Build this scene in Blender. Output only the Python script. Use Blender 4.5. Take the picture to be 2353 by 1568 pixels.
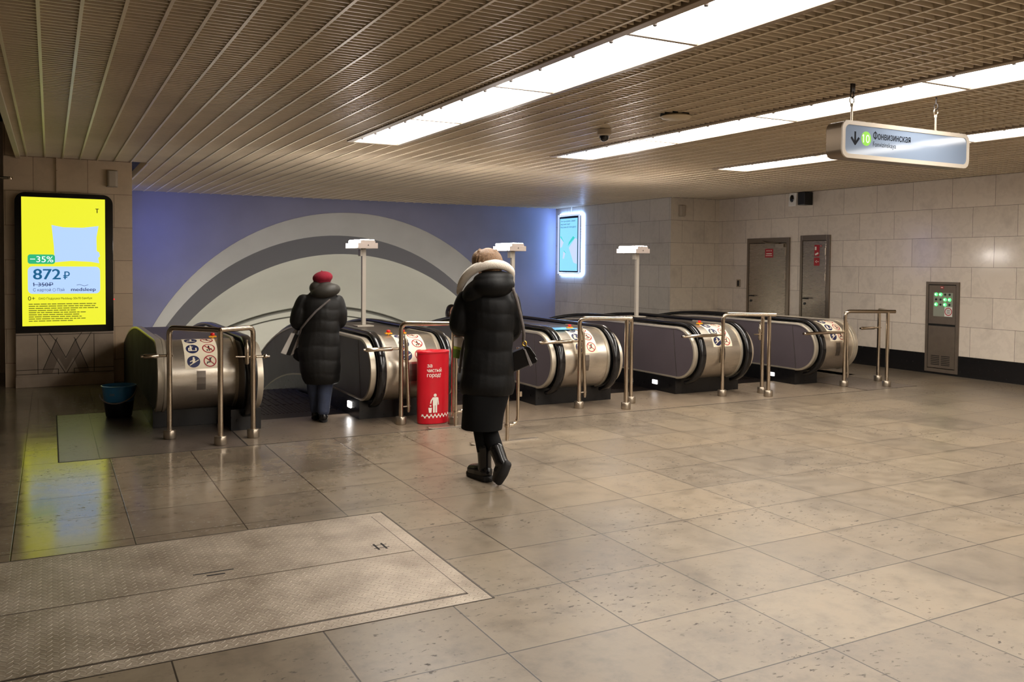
import bpy, bmesh, math, random
import numpy as np
from mathutils import Vector, Matrix
from mathutils.geometry import tessellate_polygon

random.seed(7)
S = bpy.context.scene
COL = S.collection
for o in list(bpy.data.objects):
    bpy.data.objects.remove(o)

# ---------------------------------------------------------------- camera
EYE = 1.6
YAW, PIT, ROL, FPX, PPY = 0.4901, 0.0315, 0.0079, 1990.0, 670.0


def cam_axes():
    cy, sy = math.cos(YAW), math.sin(YAW)
    f = Vector((sy, cy, 0)); r = Vector((cy, -sy, 0)); u = Vector((0, 0, 1))
    cp, sp = math.cos(PIT), math.sin(PIT)
    f2 = f * cp - u * sp
    u2 = u * cp + f * sp
    cr, sr = math.cos(ROL), math.sin(ROL)
    return r * cr + u2 * sr, u2 * cr - r * sr, f2


cr_, cu_, cf_ = cam_axes()
cd = bpy.data.cameras.new('camera')
cam = bpy.data.objects.new('camera', cd)
COL.objects.link(cam)
cam.matrix_world = Matrix(((cr_.x, cu_.x, -cf_.x, 0), (cr_.y, cu_.y, -cf_.y, 0), (cr_.z, cu_.z, -cf_.z, EYE), (0, 0, 0, 1)))
cd.sensor_width = 36.0
cd.lens = FPX / 2353.0 * 36.0
cd.shift_y = -(784.0 - PPY) / 2353.0
cd.shift_x = 0.0
cd.clip_start = 0.05
cd.clip_end = 200
S.camera = cam

# ---------------------------------------------------------------- world, exposure, light levels
W = bpy.data.worlds.new('world')
S.world = W
W.use_nodes = True
W.node_tree.nodes['Background'].inputs[0].default_value = (0.5, 0.45, 0.4, 1)
W.node_tree.nodes['Background'].inputs[1].default_value = 0.02
S.view_settings.view_transform = 'Standard'
S.view_settings.look = 'None'
S.view_settings.exposure = 0.0
S.view_settings.gamma = 1.0
S.view_settings.use_curve_mapping = False
LAMP = 16.5         # ceiling light panels
POST = 52.0         # escalator post lamps
SCREEN = 1.1        # advertising screen
MONI = 1.15         # wall display
GLOW = 26.0         # its light frame


# ---------------------------------------------------------------- materials
def lin(c):
    return tuple(((v / 255) / 12.92 if v / 255 <= 0.04045 else ((v / 255 + 0.055) / 1.055) ** 2.4) for v in c) + (1.0,)


class NT:
    """small node-tree helper"""

    def __init__(self, name):
        self.m = bpy.data.materials.new(name)
        self.m.use_nodes = True
        self.t = self.m.node_tree
        self.b = self.t.nodes['Principled BSDF']

    def n(self, kind, **kw):
        nd = self.t.nodes.new(kind)
        for k, v in kw.items():
            if k.startswith('i_'):
                nd.inputs[k[2:].replace('_', ' ')].default_value = v
            elif k.startswith('n_'):
                nd.inputs[int(k[2:])].default_value = v
            else:
                setattr(nd, k, v)
        return nd

    def l(self, a, b):
        self.t.links.new(a, b)

    def coord(self):
        return self.n('ShaderNodeTexCoord').outputs['Object']

    def noise(self, vec, scale, detail=4.0, rough=0.5):
        nd = self.n('ShaderNodeTexNoise')
        nd.inputs['Scale'].default_value = scale
        nd.inputs['Detail'].default_value = detail
        nd.inputs['Roughness'].default_value = rough
        if vec is not None:
            self.l(vec, nd.inputs['Vector'])
        return nd.outputs['Fac']

    def ramp(self, fac, stops):
        r = self.n('ShaderNodeValToRGB')
        el = r.color_ramp.elements
        while len(el) < len(stops):
            el.new(0.5)
        for e, (p, c) in zip(el, stops):
            e.position = p
            e.color = c if len(c) == 4 else tuple(c) + (1,)
        self.l(fac, r.inputs[0])
        return r.outputs[0]

    def mix(self, fac, a, b, mode='MIX'):
        nd = self.n('ShaderNodeMix', data_type='RGBA', blend_type=mode)
        for idx, v in ((0, fac), (6, a), (7, b)):
            if hasattr(v, 'is_linked'):
                self.l(v, nd.inputs[idx])
            else:
                nd.inputs[idx].default_value = v
        return nd.outputs[2]

    def math(self, op, a, b=0.0):
        nd = self.n('ShaderNodeMath', operation=op)
        for idx, v in ((0, a), (1, b)):
            if hasattr(v, 'is_linked'):
                self.l(v, nd.inputs[idx])
            else:
                nd.inputs[idx].default_value = v
        return nd.outputs[0]

    def bump(self, h, strength, dist=0.01):
        nd = self.n('ShaderNodeBump')
        nd.inputs['Strength'].default_value = strength
        nd.inputs['Distance'].default_value = dist
        self.l(h, nd.inputs['Height'])
        self.l(nd.outputs[0], self.b.inputs['Normal'])


def mat(name, rgb, rough=0.5, metal=0.0, spec=0.5, var=0.0, vscale=8.0, bump=0.0, bscale=60.0, emit=0.0, coat=0.0, stretch=None, sheen=0.0):
    k = NT(name)
    k.b.inputs['Base Color'].default_value = lin(rgb)
    k.b.inputs['Roughness'].default_value = rough
    k.b.inputs['Metallic'].default_value = metal
    k.b.inputs['Specular IOR Level'].default_value = spec
    if coat:
        k.b.inputs['Coat Weight'].default_value = coat
        k.b.inputs['Coat Roughness'].default_value = 0.08
    if sheen:
        k.b.inputs['Sheen Weight'].default_value = sheen
    if emit:
        k.b.inputs['Emission Color'].default_value = lin(rgb)
        k.b.inputs['Emission Strength'].default_value = emit
    vec = k.coord()
    if stretch:
        mp = k.n('ShaderNodeMapping')
        mp.inputs['Scale'].default_value = stretch
        k.l(vec, mp.inputs['Vector'])
        vec = mp.outputs[0]
    if var:
        c = lin(rgb)
        f = k.noise(vec, vscale, 5)
        lo = tuple(max(0, v * (1 - var)) for v in c[:3]) + (1,)
        hi = tuple(min(1, v * (1 + var)) for v in c[:3]) + (1,)
        col = k.ramp(f, [(0.3, lo), (0.7, hi)])
        k.l(col, k.b.inputs['Base Color'])
        rr = k.math('ADD', k.math('MULTIPLY', f, rough * 0.5), rough * 0.75)
        k.l(rr, k.b.inputs['Roughness'])
    if bump:
        k.bump(k.noise(vec, bscale, 6), bump, 0.01)
    return k.m


def emis(name, rgb, strength):
    k = NT(name)
    c = lin(rgb)
    k.b.inputs['Base Color'].default_value = (0.02, 0.02, 0.02, 1)
    k.b.inputs['Roughness'].default_value = 0.25
    k.b.inputs['Emission Color'].default_value = c
    k.b.inputs['Emission Strength'].default_value = strength
    return k.m


def tile_mat(name, axis, base, grout, bw, rh, u0, v0, rough, mortar=0.0025, offset=0.5, vein=0.5, tint=0.06):
    """polished stone tiles; axis names the two object axes the tiles lie in"""
    k = NT(name)
    sp = k.n('ShaderNodeSeparateXYZ')
    vec = k.coord()
    k.l(vec, sp.inputs[0])
    cb = k.n('ShaderNodeCombineXYZ')
    k.l(k.math('SUBTRACT', sp.outputs['XYZ'.index(axis[0])], u0), cb.inputs[0])
    k.l(k.math('SUBTRACT', sp.outputs['XYZ'.index(axis[1])], v0), cb.inputs[1])
    br = k.n('ShaderNodeTexBrick', offset=offset, offset_frequency=2, squash=1.0)
    br.inputs['Scale'].default_value = 1.0
    br.inputs['Mortar Size'].default_value = mortar
    br.inputs['Mortar Smooth'].default_value = 0.1
    br.inputs['Brick Width'].default_value = bw
    br.inputs['Row Height'].default_value = rh
    b = lin(base)
    br.inputs['Color1'].default_value = tuple(v * (1 - tint) for v in b[:3]) + (1,)
    br.inputs['Color2'].default_value = tuple(min(1, v * (1 + tint)) for v in b[:3]) + (1,)
    br.inputs['Mortar'].default_value = lin(grout)
    k.l(cb.outputs[0], br.inputs['Vector'])
    n1 = k.noise(vec, 2.2, 8, 0.62)
    veins = k.ramp(n1, [(0.30, (0.62, 0.60, 0.60)), (0.47, (1, 1, 1)), (0.52, (0.86, 0.85, 0.85)), (0.56, (1, 1, 1)), (0.8, (0.93, 0.9, 0.86))])
    col = k.mix(vein, br.outputs['Color'], veins, 'MULTIPLY')
    k.l(col, k.b.inputs['Base Color'])
    r = k.math('ADD', k.math('MULTIPLY', k.noise(vec, 5, 3), 0.12), rough - 0.05)
    k.l(k.math('MAXIMUM', r, k.math('MULTIPLY', br.outputs['Fac'], 0.7)), k.b.inputs['Roughness'])
    h = k.math('SUBTRACT', 1.0, br.outputs['Fac'])
    k.bump(h, 0.35, 0.003)
    return k.m


def floor_mat(name, base, landing=False):
    k = NT(name)
    vec = k.coord()
    mp = k.n('ShaderNodeMapping')
    mp.inputs['Location'].default_value = (-2.265 + 0.616 * 20, -3.10 + 0.574 * 20, 0)
    k.l(vec, mp.inputs['Vector'])
    br = k.n('ShaderNodeTexBrick', offset=0.0, offset_frequency=2, squash=1.0)
    br.inputs['Scale'].default_value = 1.0
    br.inputs['Mortar Size'].default_value = 0.0045
    br.inputs['Mortar Smooth'].default_value = 0.4
    br.inputs['Brick Width'].default_value = 2.6 if landing else 0.616
    br.inputs['Row Height'].default_value = 5.0 if landing else 0.574
    b = lin(base)
    br.inputs['Color1'].default_value = (b[0] * 0.86, b[1] * 0.85, b[2] * 0.84, 1)
    br.inputs['Color2'].default_value = (min(1, b[0] * 1.1), min(1, b[1] * 1.09), min(1, b[2] * 1.05), 1)
    br.inputs['Mortar'].default_value = (b[0] * 0.13, b[1] * 0.11, b[2] * 0.09, 1)
    k.l(mp.outputs[0], br.inputs['Vector'])
    # worn mottling of the stone
    big = k.noise(vec, 0.9, 6, 0.62)
    c = k.mix(0.75, br.outputs['Color'], k.ramp(big, [(0.34, (0.60, 0.58, 0.58)), (0.48, (0.97, 0.96, 0.95)), (0.66, (1.06, 1.01, 0.94))]), 'MULTIPLY')
    med = k.noise(vec, 7, 9, 0.68)
    c = k.mix(0.8, c, k.ramp(med, [(0.33, (0.60, 0.57, 0.54)), (0.45, (0.88, 0.86, 0.84)), (0.56, (1.06, 1.04, 1.02))]), 'MULTIPLY')
    # trodden-in dirt specks, in patches
    mps = k.n('ShaderNodeMapping')
    mps.inputs['Scale'].default_value = (0.75, 1.25, 1.0)
    k.l(vec, mps.inputs['Vector'])
    sp = k.noise(mps.outputs[0], 27, 6, 0.62)
    patch = k.noise(vec, 1.3, 3, 0.5)
    dirt = k.math('MULTIPLY', k.ramp(sp, [(0.60, (0, 0, 0)), (0.645, (1, 1, 1))]), k.ramp(patch, [(0.43, (0, 0, 0)), (0.60, (1, 1, 1))]))
    c = k.mix(dirt, c, (0.055, 0.042, 0.032, 1))
    # a few larger scuffs
    mp2 = k.n('ShaderNodeMapping')
    mp2.inputs['Scale'].default_value = (1.0, 1.9, 1.0)
    k.l(vec, mp2.inputs['Vector'])
    sc = k.noise(mp2.outputs[0], 5.2, 7, 0.72)
    c = k.mix(k.math('MULTIPLY', k.ramp(sc, [(0.73, (0, 0, 0)), (0.78, (1, 1, 1))]), 0.6), c, (0.07, 0.055, 0.045, 1))
    k.l(c, k.b.inputs['Base Color'])
    # polished where few people walk (far left), worn matt on the main ways
    sx = k.n('ShaderNodeSeparateXYZ')
    k.l(vec, sx.inputs[0])
    worn = k.n('ShaderNodeMapRange', interpolation_type='SMOOTHSTEP')
    k.l(k.math('ADD', k.math('SUBTRACT', sx.outputs[0], k.math('MULTIPLY', k.math('SUBTRACT', sx.outputs[1], 6.0), 0.9)), k.math('MULTIPLY', big, 1.6)), worn.inputs[0])
    worn.inputs[1].default_value = 1.2
    worn.inputs[2].default_value = 3.4
    worn.inputs[3].default_value = 0.22 if landing else 0.03
    worn.inputs[4].default_value = 0.24
    r = k.math('ADD', k.math('MULTIPLY', med, 0.22), worn.outputs[0])
    k.l(k.math('ADD', r, k.math('MULTIPLY', dirt, 0.3)), k.b.inputs['Roughness'])
    k.b.inputs['Specular IOR Level'].default_value = 0.5
    hh = k.math('ADD', k.math('MULTIPLY', br.outputs['Fac'], -1.0), k.math('MULTIPLY', med, 0.05))
    k.bump(hh, 0.15, 0.004)
    return k.m


def tread_mat(name):
    """raised lozenge tread plate"""
    k = NT(name)
    vec = k.coord()

    def loz(ang, ox, oy):
        mp = k.n('ShaderNodeMapping', vector_type='POINT')
        mp.inputs['Location'].default_value = (ox, oy, 0)
        k.l(vec, mp.inputs['Vector'])
        sp = k.n('ShaderNodeSeparateXYZ')
        k.l(mp.outputs[0], sp.inputs[0])
        P = 0.046

        def cell(v):
            return k.math('SUBTRACT', k.math('MULTIPLY', k.math('FRACT', k.math('ADD', k.math('DIVIDE', v, P), 100.0)), P), P / 2)
        x, y = cell(sp.outputs[0]), cell(sp.outputs[1])
        ca, sa = math.cos(ang), math.sin(ang)
        a = k.math('ADD', k.math('MULTIPLY', x, ca), k.math('MULTIPLY', y, sa))
        bb = k.math('SUBTRACT', k.math('MULTIPLY', y, ca), k.math('MULTIPLY', x, sa))
        e = k.math('ADD', k.math('POWER', k.math('ABSOLUTE', k.math('DIVIDE', a, 0.018)), 2.0), k.math('POWER', k.math('ABSOLUTE', k.math('DIVIDE', bb, 0.0048)), 2.0))
        return k.math('MAXIMUM', k.math('SUBTRACT', 1.0, e), 0.0)
    h = k.math('MAXIMUM', loz(0.785, 0, 0), loz(-0.785, 0.023, 0.023))
    n = k.noise(vec, 3, 7, 0.65)
    c = k.ramp(n, [(0.3, lin((128, 114, 98))), (0.62, lin((176, 163, 146)))])
    c = k.mix(k.math('MINIMUM', k.math('MULTIPLY', h, 0.5), 0.14), c, lin((205, 196, 182)))
    k.l(c, k.b.inputs['Base Color'])
    k.b.inputs['Metallic'].default_value = 0.25
    k.l(k.math('ADD', k.math('MULTIPLY', n, 0.3), 0.25), k.b.inputs['Roughness'])
    k.bump(k.math('MINIMUM', h, 0.6), 0.75, 0.005)
    return k.m


def brushed(name, rgb, rough=0.3, stretch=(1, 1, 60), aniso=0.6):
    k = NT(name)
    vec = k.coord()
    mp = k.n('ShaderNodeMapping')
    mp.inputs['Scale'].default_value = stretch
    k.l(vec, mp.inputs['Vector'])
    f = k.noise(mp.outputs[0], 6, 5, 0.6)
    c = lin(rgb)
    k.l(k.ramp(f, [(0.3, tuple(v * 0.94 for v in c[:3])), (0.7, tuple(min(1, v * 1.04) for v in c[:3]))]), k.b.inputs['Base Color'])
    k.b.inputs['Metallic'].default_value = 0.92
    k.l(k.math('ADD', k.math('MULTIPLY', f, 0.07), rough - 0.03), k.b.inputs['Roughness'])
    return k.m


def lamp_mat(name):
    k = NT(name)
    vec = k.coord()
    mp = k.n('ShaderNodeMapping')
    mp.inputs['Scale'].default_value = (1, 9, 1)
    k.l(vec, mp.inputs['Vector'])
    f = k.noise(mp.outputs[0], 1.2, 3)
    c = k.ramp(f, [(0.3, (1.0, 0.92, 0.83)), (0.7, (1.0, 0.95, 0.88))])
    k.l(c, k.b.inputs['Emission Color'])
    k.b.inputs['Emission Strength'].default_value = LAMP
    k.b.inputs['Base Color'].default_value = (0.8, 0.8, 0.78, 1)
    k.b.inputs['Roughness'].default_value = 0.4
    return k.m


M = {}
M['floor'] = floor_mat('stone_floor', (124, 113, 98))
M['landing'] = floor_mat('landing_floor', (122, 110, 96), True)
M['wall_r'] = tile_mat('marble_right', 'YZ', (222, 210, 195), (112, 100, 88), 0.66, 0.435, 0.33, 0.30, 0.14)
M['wall_f'] = tile_mat('marble_alcove', 'XZ', (216, 204, 186), (108, 96, 84), 0.55, 0.435, 0.1, 0.30, 0.16)
M['wall_p'] = tile_mat('marble_pillar', 'XZ', (206, 184, 156), (100, 82, 66), 0.62, 0.435, -0.18, 0.30, 0.22, vein=0.35)
M['blackstone'] = mat('black_stone', (26, 25, 26), 0.25, var=0.3, vscale=30)
M['plaster'] = mat('plaster_blue_light_tint', (164, 168, 200), 0.8, var=0.05, vscale=2, bump=0.1, bscale=120)  # blue of the display light is partly put into the plaster colour
M['arch'] = mat('arch_plaster', (196, 196, 194), 0.85, var=0.05, vscale=2)
M['archdark'] = mat('arch_dark_grey', (92, 91, 96), 0.85, var=0.06, vscale=2)  # inner arch band, a darker grey than the splayed band
M['vault'] = mat('vault_plaster', (186, 186, 176), 0.85, var=0.04, vscale=1.5)
M['seam'] = mat('vault_seam', (120, 120, 114), 0.8)
M['slat'] = mat('ceiling_slat_enamel', (214, 199, 174), 0.35, var=0.08, vscale=1.2)
M['void'] = mat('ceiling_void', (30, 27, 24), 0.9)
M['beigewall'] = mat('plain_beige_wall', (190, 178, 162), 0.7)  # even beige shared by the left, front and niche walls
M['lampframe'] = mat('lamp_frame_enamel', (150, 134, 116), 0.4)
M['lamp'] = lamp_mat('lamp_diffuser')
M['stud'] = mat('lamp_stud', (52, 47, 45), 0.4, metal=0.5)
M['laminate'] = mat('balustrade_laminate', (82, 74, 78), 0.34, var=0.06, vscale=3)
M['rubber'] = mat('handrail_rubber', (12, 12, 15), 0.2, spec=0.6)
M['steel'] = brushed('brushed_steel', (206, 197, 183), 0.28, (2, 40, 40))
M['rim'] = mat('rim_aluminium', (200, 190, 172), 0.36, metal=0.65, var=0.06, vscale=14)
M['deck'] = brushed('deck_steel', (128, 120, 112), 0.38, (30, 2, 2))
M['sidesteel'] = mat('side_cover_steel', (46, 41, 37), 0.6, metal=0.0, var=0.15, vscale=3)
M['base'] = mat('base_black_granite', (17, 16, 17), 0.3, var=0.35, vscale=22)
M['steps'] = brushed('step_metal', (52, 44, 40), 0.45, (60, 2, 2))
M['chrome'] = mat('polished_steel', (196, 182, 164), 0.16, metal=1.0, var=0.05, vscale=10)
M['satin'] = mat('satin_steel', (170, 158, 142), 0.3, metal=0.9)
M['white'] = mat('white_enamel', (228, 224, 218), 0.4)
M['white_post'] = mat('post_grey_enamel', (176, 168, 156), 0.4)
M['sticker'] = mat('sticker_cream', (238, 226, 200), 0.5)
M['navy'] = mat('sticker_navy', (34, 40, 82), 0.45)
M['signred'] = mat('sticker_red', (170, 22, 34), 0.45)
M['ink'] = mat('sticker_black', (30, 22, 22), 0.5)
M['btnred'] = mat('button_red', (214, 24, 22), 0.3)
M['btnyellow'] = mat('button_yellow', (236, 166, 30), 0.4)
M['binred'] = mat('bin_red', (205, 18, 38), 0.33, var=0.06, vscale=6)
M['cream'] = mat('bin_print', (240, 236, 222), 0.5)
M['black'] = mat('black_plastic', (14, 14, 15), 0.35)
M['screenblack'] = mat('display_bezel', (10, 10, 11), 0.12)
M['door'] = brushed('door_steel', (160, 148, 134), 0.27, (2, 1.5, 40))
M['doorframe'] = brushed('door_frame_steel', (128, 116, 102), 0.32, (2, 40, 2))
M['dark'] = mat('dark_gap', (10, 9, 8), 0.8)
M['cab'] = mat('cabinet_paint', (112, 100, 88), 0.4, metal=0.3, var=0.08, vscale=10)
M['cabplate'] = mat('indicator_plate', (146, 148, 134), 0.5)
M['led'] = emis('green_led', (70, 255, 110), 2.6)
M['ledcore'] = emis('green_led_core', (215, 255, 225), 2.4)
M['ledoff'] = mat('led_off', (22, 26, 20), 0.3)
M['blackcoat_b'] = mat('coat_black', (8, 8, 9), 0.55, spec=0.22, bump=0.25, bscale=18)
M['blackcoat_a'] = mat('coat_dark_olive', (20, 19, 18), 0.55, spec=0.3, bump=0.25, bscale=20)
M['hood_a'] = mat('hood_dark_olive', (46, 43, 37), 0.55, bump=0.2, bscale=24)
M['fleece'] = mat('fleece_cream', (232, 222, 208), 0.95, bump=0.5, bscale=160, sheen=0.4)
M['beret'] = mat('beret_wool', (128, 5, 34), 0.9, bump=0.2, bscale=140)
M['denim'] = mat('denim', (58, 66, 88), 0.85, var=0.25, vscale=12, bump=0.2, bscale=200)
M['boot'] = mat('boot_leather', (12, 11, 11), 0.25, bump=0.12, bscale=30)
M['sole'] = mat('boot_sole', (16, 14, 13), 0.7)
M['skirt'] = mat('skirt_black', (6, 6, 7), 0.85, spec=0.2)
M['skin'] = mat('skin', (206, 158, 132), 0.5, var=0.05, vscale=20)
M['blonde'] = mat('hair_blonde', (122, 92, 64), 0.5, var=0.35, vscale=30, stretch=(6, 6, 1), bump=0.5, bscale=60)
M['brunette'] = mat('hair_dark', (34, 24, 20), 0.45, var=0.3, vscale=30)
M['leather'] = mat('bag_leather', (13, 12, 13), 0.2)
M['gold'] = mat('gold_metal', (220, 180, 90), 0.25, metal=1.0)
M['strapgrey'] = mat('bag_strap', (104, 98, 96), 0.6, var=0.2, vscale=40)
M['cupwhite'] = mat('paper_white', (232, 222, 216), 0.6)
M['cupgreen'] = mat('paper_green', (176, 190, 52), 0.55)
M['cupdark'] = mat('paper_dark_green', (96, 118, 34), 0.55)
M['bagwhite'] = mat('bag_white', (206, 200, 192), 0.5)
M['bagfoil'] = mat('bag_grey_film', (150, 142, 136), 0.35, var=0.25, vscale=30)
M['bucketblue'] = mat('bucket_blue_plastic', (58, 134, 186), 0.3)
M['bucketblack'] = mat('bucket_black_plastic', (12, 12, 16), 0.35)
M['bucketgrip'] = mat('bucket_handle', (150, 138, 132), 0.5)
M['concrete'] = mat('plinth_stone', (165, 148, 130), 0.45, var=0.12, vscale=6)
M['line'] = mat('engraved_line', (40, 34, 30), 0.8)
M['plinthdark'] = mat('plinth_inlay', (128, 112, 98), 0.45, var=0.12, vscale=6)
M['signwhite'] = mat('sign_frame_white', (176, 166, 152), 0.35)
M['signbody'] = mat('sign_body', (112, 98, 82), 0.35, metal=0.6)
M['signface'] = mat('sign_glass', (118, 132, 152), 0.07, spec=0.3)
M['signink'] = mat('sign_ink', (9, 14, 24), 0.6, spec=0.08)
M['signgreen'] = mat('sign_green', (122, 196, 52), 0.35)
M['signletter'] = mat('sign_white', (238, 244, 236), 0.4)
M['sensor'] = mat('sensor_plastic', (176, 164, 146), 0.5)
M['ceildisc'] = mat('ceiling_disc_enamel', (186, 172, 146), 0.5)
M['bluefolder'] = mat('blue_film', (110, 190, 235), 0.2)
M['treadplate'] = tread_mat('tread_plate')
M['plateframe'] = mat('plate_edge', (70, 62, 54), 0.5, metal=0.4)
M['yellow'] = emis('screen_yellow', (233, 233, 48), SCREEN)
M['sblue'] = emis('screen_paleblue', (178, 208, 255), SCREEN)
M['sgreen'] = emis('screen_green', (44, 176, 120), SCREEN)
M['sink'] = emis('screen_blue_ink', (20, 96, 140), SCREEN * 0.9)
M['sdark'] = emis('screen_dark_ink', (26, 44, 92), SCREEN * 0.8)
M['swhite'] = emis('screen_white', (240, 248, 255), SCREEN)
M['sblack'] = emis('screen_black_ink', (40, 40, 16), SCREEN * 0.5)
M['solive'] = emis('screen_olive_ink', (120, 122, 30), SCREEN * 0.7)
M['mblue'] = emis('display_skyblue', (140, 214, 255), MONI)
M['mgreen'] = emis('display_green', (60, 200, 190), MONI)
M['mlilac'] = emis('display_lilac', (196, 210, 255), MONI)
M['mdark'] = emis('display_ink', (20, 60, 110), 0.6)
M['glow'] = emis('light_frame', (150, 190, 255), GLOW)
M['postlight'] = emis('post_lamp_glass', (255, 244, 236), POST)
M['tunnelfill'] = emis('tunnel_fill_glass', (255, 246, 232), 24.0)  # glow of the unseen lamps added down the tunnel
M['tunnelfill_low'] = emis('tunnel_fill_glass_low', (255, 246, 232), 48.0)
M['floorlight'] = emis('skirt_light', (255, 246, 244), 3.2)
M['floorlight_b'] = emis('skirt_light_bright', (255, 250, 246), 22.0)
M['redled'] = emis('red_led', (255, 40, 50), 1.5)
M['postend'] = mat('post_lamp_end_cap', (186, 172, 164), 0.5)
M['eye'] = mat('eye_dark', (30, 20, 18), 0.2)
M['lips'] = mat('lips', (150, 70, 66), 0.5)


# ---------------------------------------------------------------- mesh building
class MB:
    def __init__(self):
        self.v = []
        self.f = []
        self.mi = []
        self.cur = 0

    def add(self, vs, fs):
        o = len(self.v)
        self.v += [tuple(p) for p in vs]
        for f in fs:
            self.f.append(tuple(i + o for i in f))
            self.mi.append(self.cur)
        return self

    def box(self, x0, y0, z0, x1, y1, z1):
        x0, x1 = sorted((x0, x1)); y0, y1 = sorted((y0, y1)); z0, z1 = sorted((z0, z1))
        v = [(x0, y0, z0), (x1, y0, z0), (x1, y1, z0), (x0, y1, z0), (x0, y0, z1), (x1, y0, z1), (x1, y1, z1), (x0, y1, z1)]
        return self.add(v, [(3, 2, 1, 0), (4, 5, 6, 7), (0, 1, 5, 4), (1, 2, 6, 5), (2, 3, 7, 6), (3, 0, 4, 7)])

    def prism(self, poly, axis, a, b):
        """2-D outline extruded along an axis from a to b"""
        n = len(poly)

        def P(p, t):
            return {'X': (t, p[0], p[1]), 'Y': (p[0], t, p[1]), 'Z': (p[0], p[1], t)}[axis]
        v = [P(p, a) for p in poly] + [P(p, b) for p in poly]
        f = [tuple(range(n - 1, -1, -1)), tuple(range(n, 2 * n))]
        f += [(i, (i + 1) % n, n + (i + 1) % n, n + i) for i in range(n)]
        return self.add(v, f)

    def loft(self, rings, cap=True, closed=True):
        n = len(rings[0])
        v = [p for r in rings for p in r]
        f = []
        for i in range(len(rings) - 1):
            for j in range(n if closed else n - 1):
                a, b = i * n + j, i * n + (j + 1) % n
                f.append((a, b, b + n, a + n))
        if cap and closed:
            f.append(tuple(range(n - 1, -1, -1)))
            f.append(tuple(range((len(rings) - 1) * n, len(rings) * n)))
        return self.add(v, f)

    def tube(self, pts, r, n=10, cap=True, closed=False):
        pts = [Vector(p) for p in pts]
        rs = r if hasattr(r, '__len__') else [r] * len(pts)
        rings = []
        up = None
        m = len(pts)
        for i, p in enumerate(pts):
            if closed:
                t = (pts[(i + 1) % m] - pts[i - 1]).normalized()
            else:
                t = (pts[min(i + 1, m - 1)] - pts[max(i - 1, 0)]).normalized()
            if up is None:
                up = Vector((0, 0, 1)) if abs(t.z) < 0.9 else Vector((0, 1, 0))
            s = t.cross(up)
            if s.length < 1e-4:
                s = t.cross(Vector((1, 0, 0)))
            s.normalize()
            up = s.cross(t).normalized()
            rings.append([tuple(p + s * (rs[i] * math.cos(a)) + up * (rs[i] * math.sin(a))) for a in [2 * math.pi * k / n for k in range(n)]])
        if closed:
            rings.append(rings[0])
            return self.loft(rings, cap=False)
        return self.loft(rings, cap=cap)

    def lathe(self, prof, c, n=24, sx=1.0, sy=1.0, cap=True):
        rings = [[(c[0] + r * sx * math.cos(2 * math.pi * k / n), c[1] + r * sy * math.sin(2 * math.pi * k / n), c[2] + z) for k in range(n)] for r, z in prof]
        return self.loft(rings, cap=cap)

    def ell(self, c, rx, ry, rz, n=20, m=12, rot=None):
        rings = []
        for i in range(m + 1):
            t = math.pi * (i / m) * 0.98 + 0.01 * math.pi
            ring = []
            for k in range(n):
                a = 2 * math.pi * k / n
                p = Vector((rx * math.sin(t) * math.cos(a), ry * math.sin(t) * math.sin(a), -rz * math.cos(t)))
                if rot:
                    p = rot @ p
                ring.append((c[0] + p.x, c[1] + p.y, c[2] + p.z))
            rings.append(ring)
        return self.loft(rings)

    def poly(self, pts):
        return self.add(pts, [tuple(range(len(pts)))])

    def build(self, name, mats, parent=None, smooth=None, bevel=0.0, remesh=0.0, sm_iter=0, label=None, ident=True):
        me = bpy.data.meshes.new(name)
        off = OFF.get(parent.name, (0, 0, 0)) if parent else (0, 0, 0)
        vv = [(p[0] - off[0], p[1] - off[1], p[2] - off[2]) for p in self.v] if parent else self.v
        me.from_pydata(vv, [], self.f)
        mats = mats if isinstance(mats, (list, tuple)) else [mats]
        for m in mats:
            me.materials.append(M[m])
        for p, i in zip(me.polygons, self.mi):
            p.material_index = i
        bm = bmesh.new()
        bm.from_mesh(me)
        bmesh.ops.recalc_face_normals(bm, faces=bm.faces)
        bm.to_mesh(me)
        bm.free()
        o = bpy.data.objects.new(name, me)
        COL.objects.link(o)
        if parent:
            o.parent = parent
            OFF[o.name] = off
        if smooth is not None:
            me.shade_smooth()
            if smooth < 180:
                me.set_sharp_from_angle(angle=math.radians(smooth))
        if bevel:
            b = o.modifiers.new('bevel', 'BEVEL')
            b.width = bevel
            b.segments = 2
            b.limit_method = 'ANGLE'
            b.angle_limit = math.radians(40)
        if remesh:
            r = o.modifiers.new('remesh', 'REMESH')
            r.mode = 'VOXEL'
            r.voxel_size = remesh
            r.use_smooth_shade = True
            if sm_iter:
                s_ = o.modifiers.new('smooth', 'SMOOTH')
                s_.factor = 0.5
                s_.iterations = sm_iter
        if label:
            o['label'] = label
        return o


OFF = {}


def thing(name, loc, label, cat, group=None):
    o = bpy.data.objects.new(name, None)
    COL.objects.link(o)
    o.location = loc
    o.empty_display_size = 0.1
    OFF[o.name] = tuple(loc)
    tag(o, label, cat, group)
    return o


def tag(o, label, cat, group=None, kind=None):
    o['label'] = label
    o['category'] = cat
    if group:
        o['group'] = group
    if kind:
        o['kind'] = kind
    return o


def struct(o, label, cat):
    o['kind'] = 'structure'
    o['label'] = label
    o['category'] = cat
    return o


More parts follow.
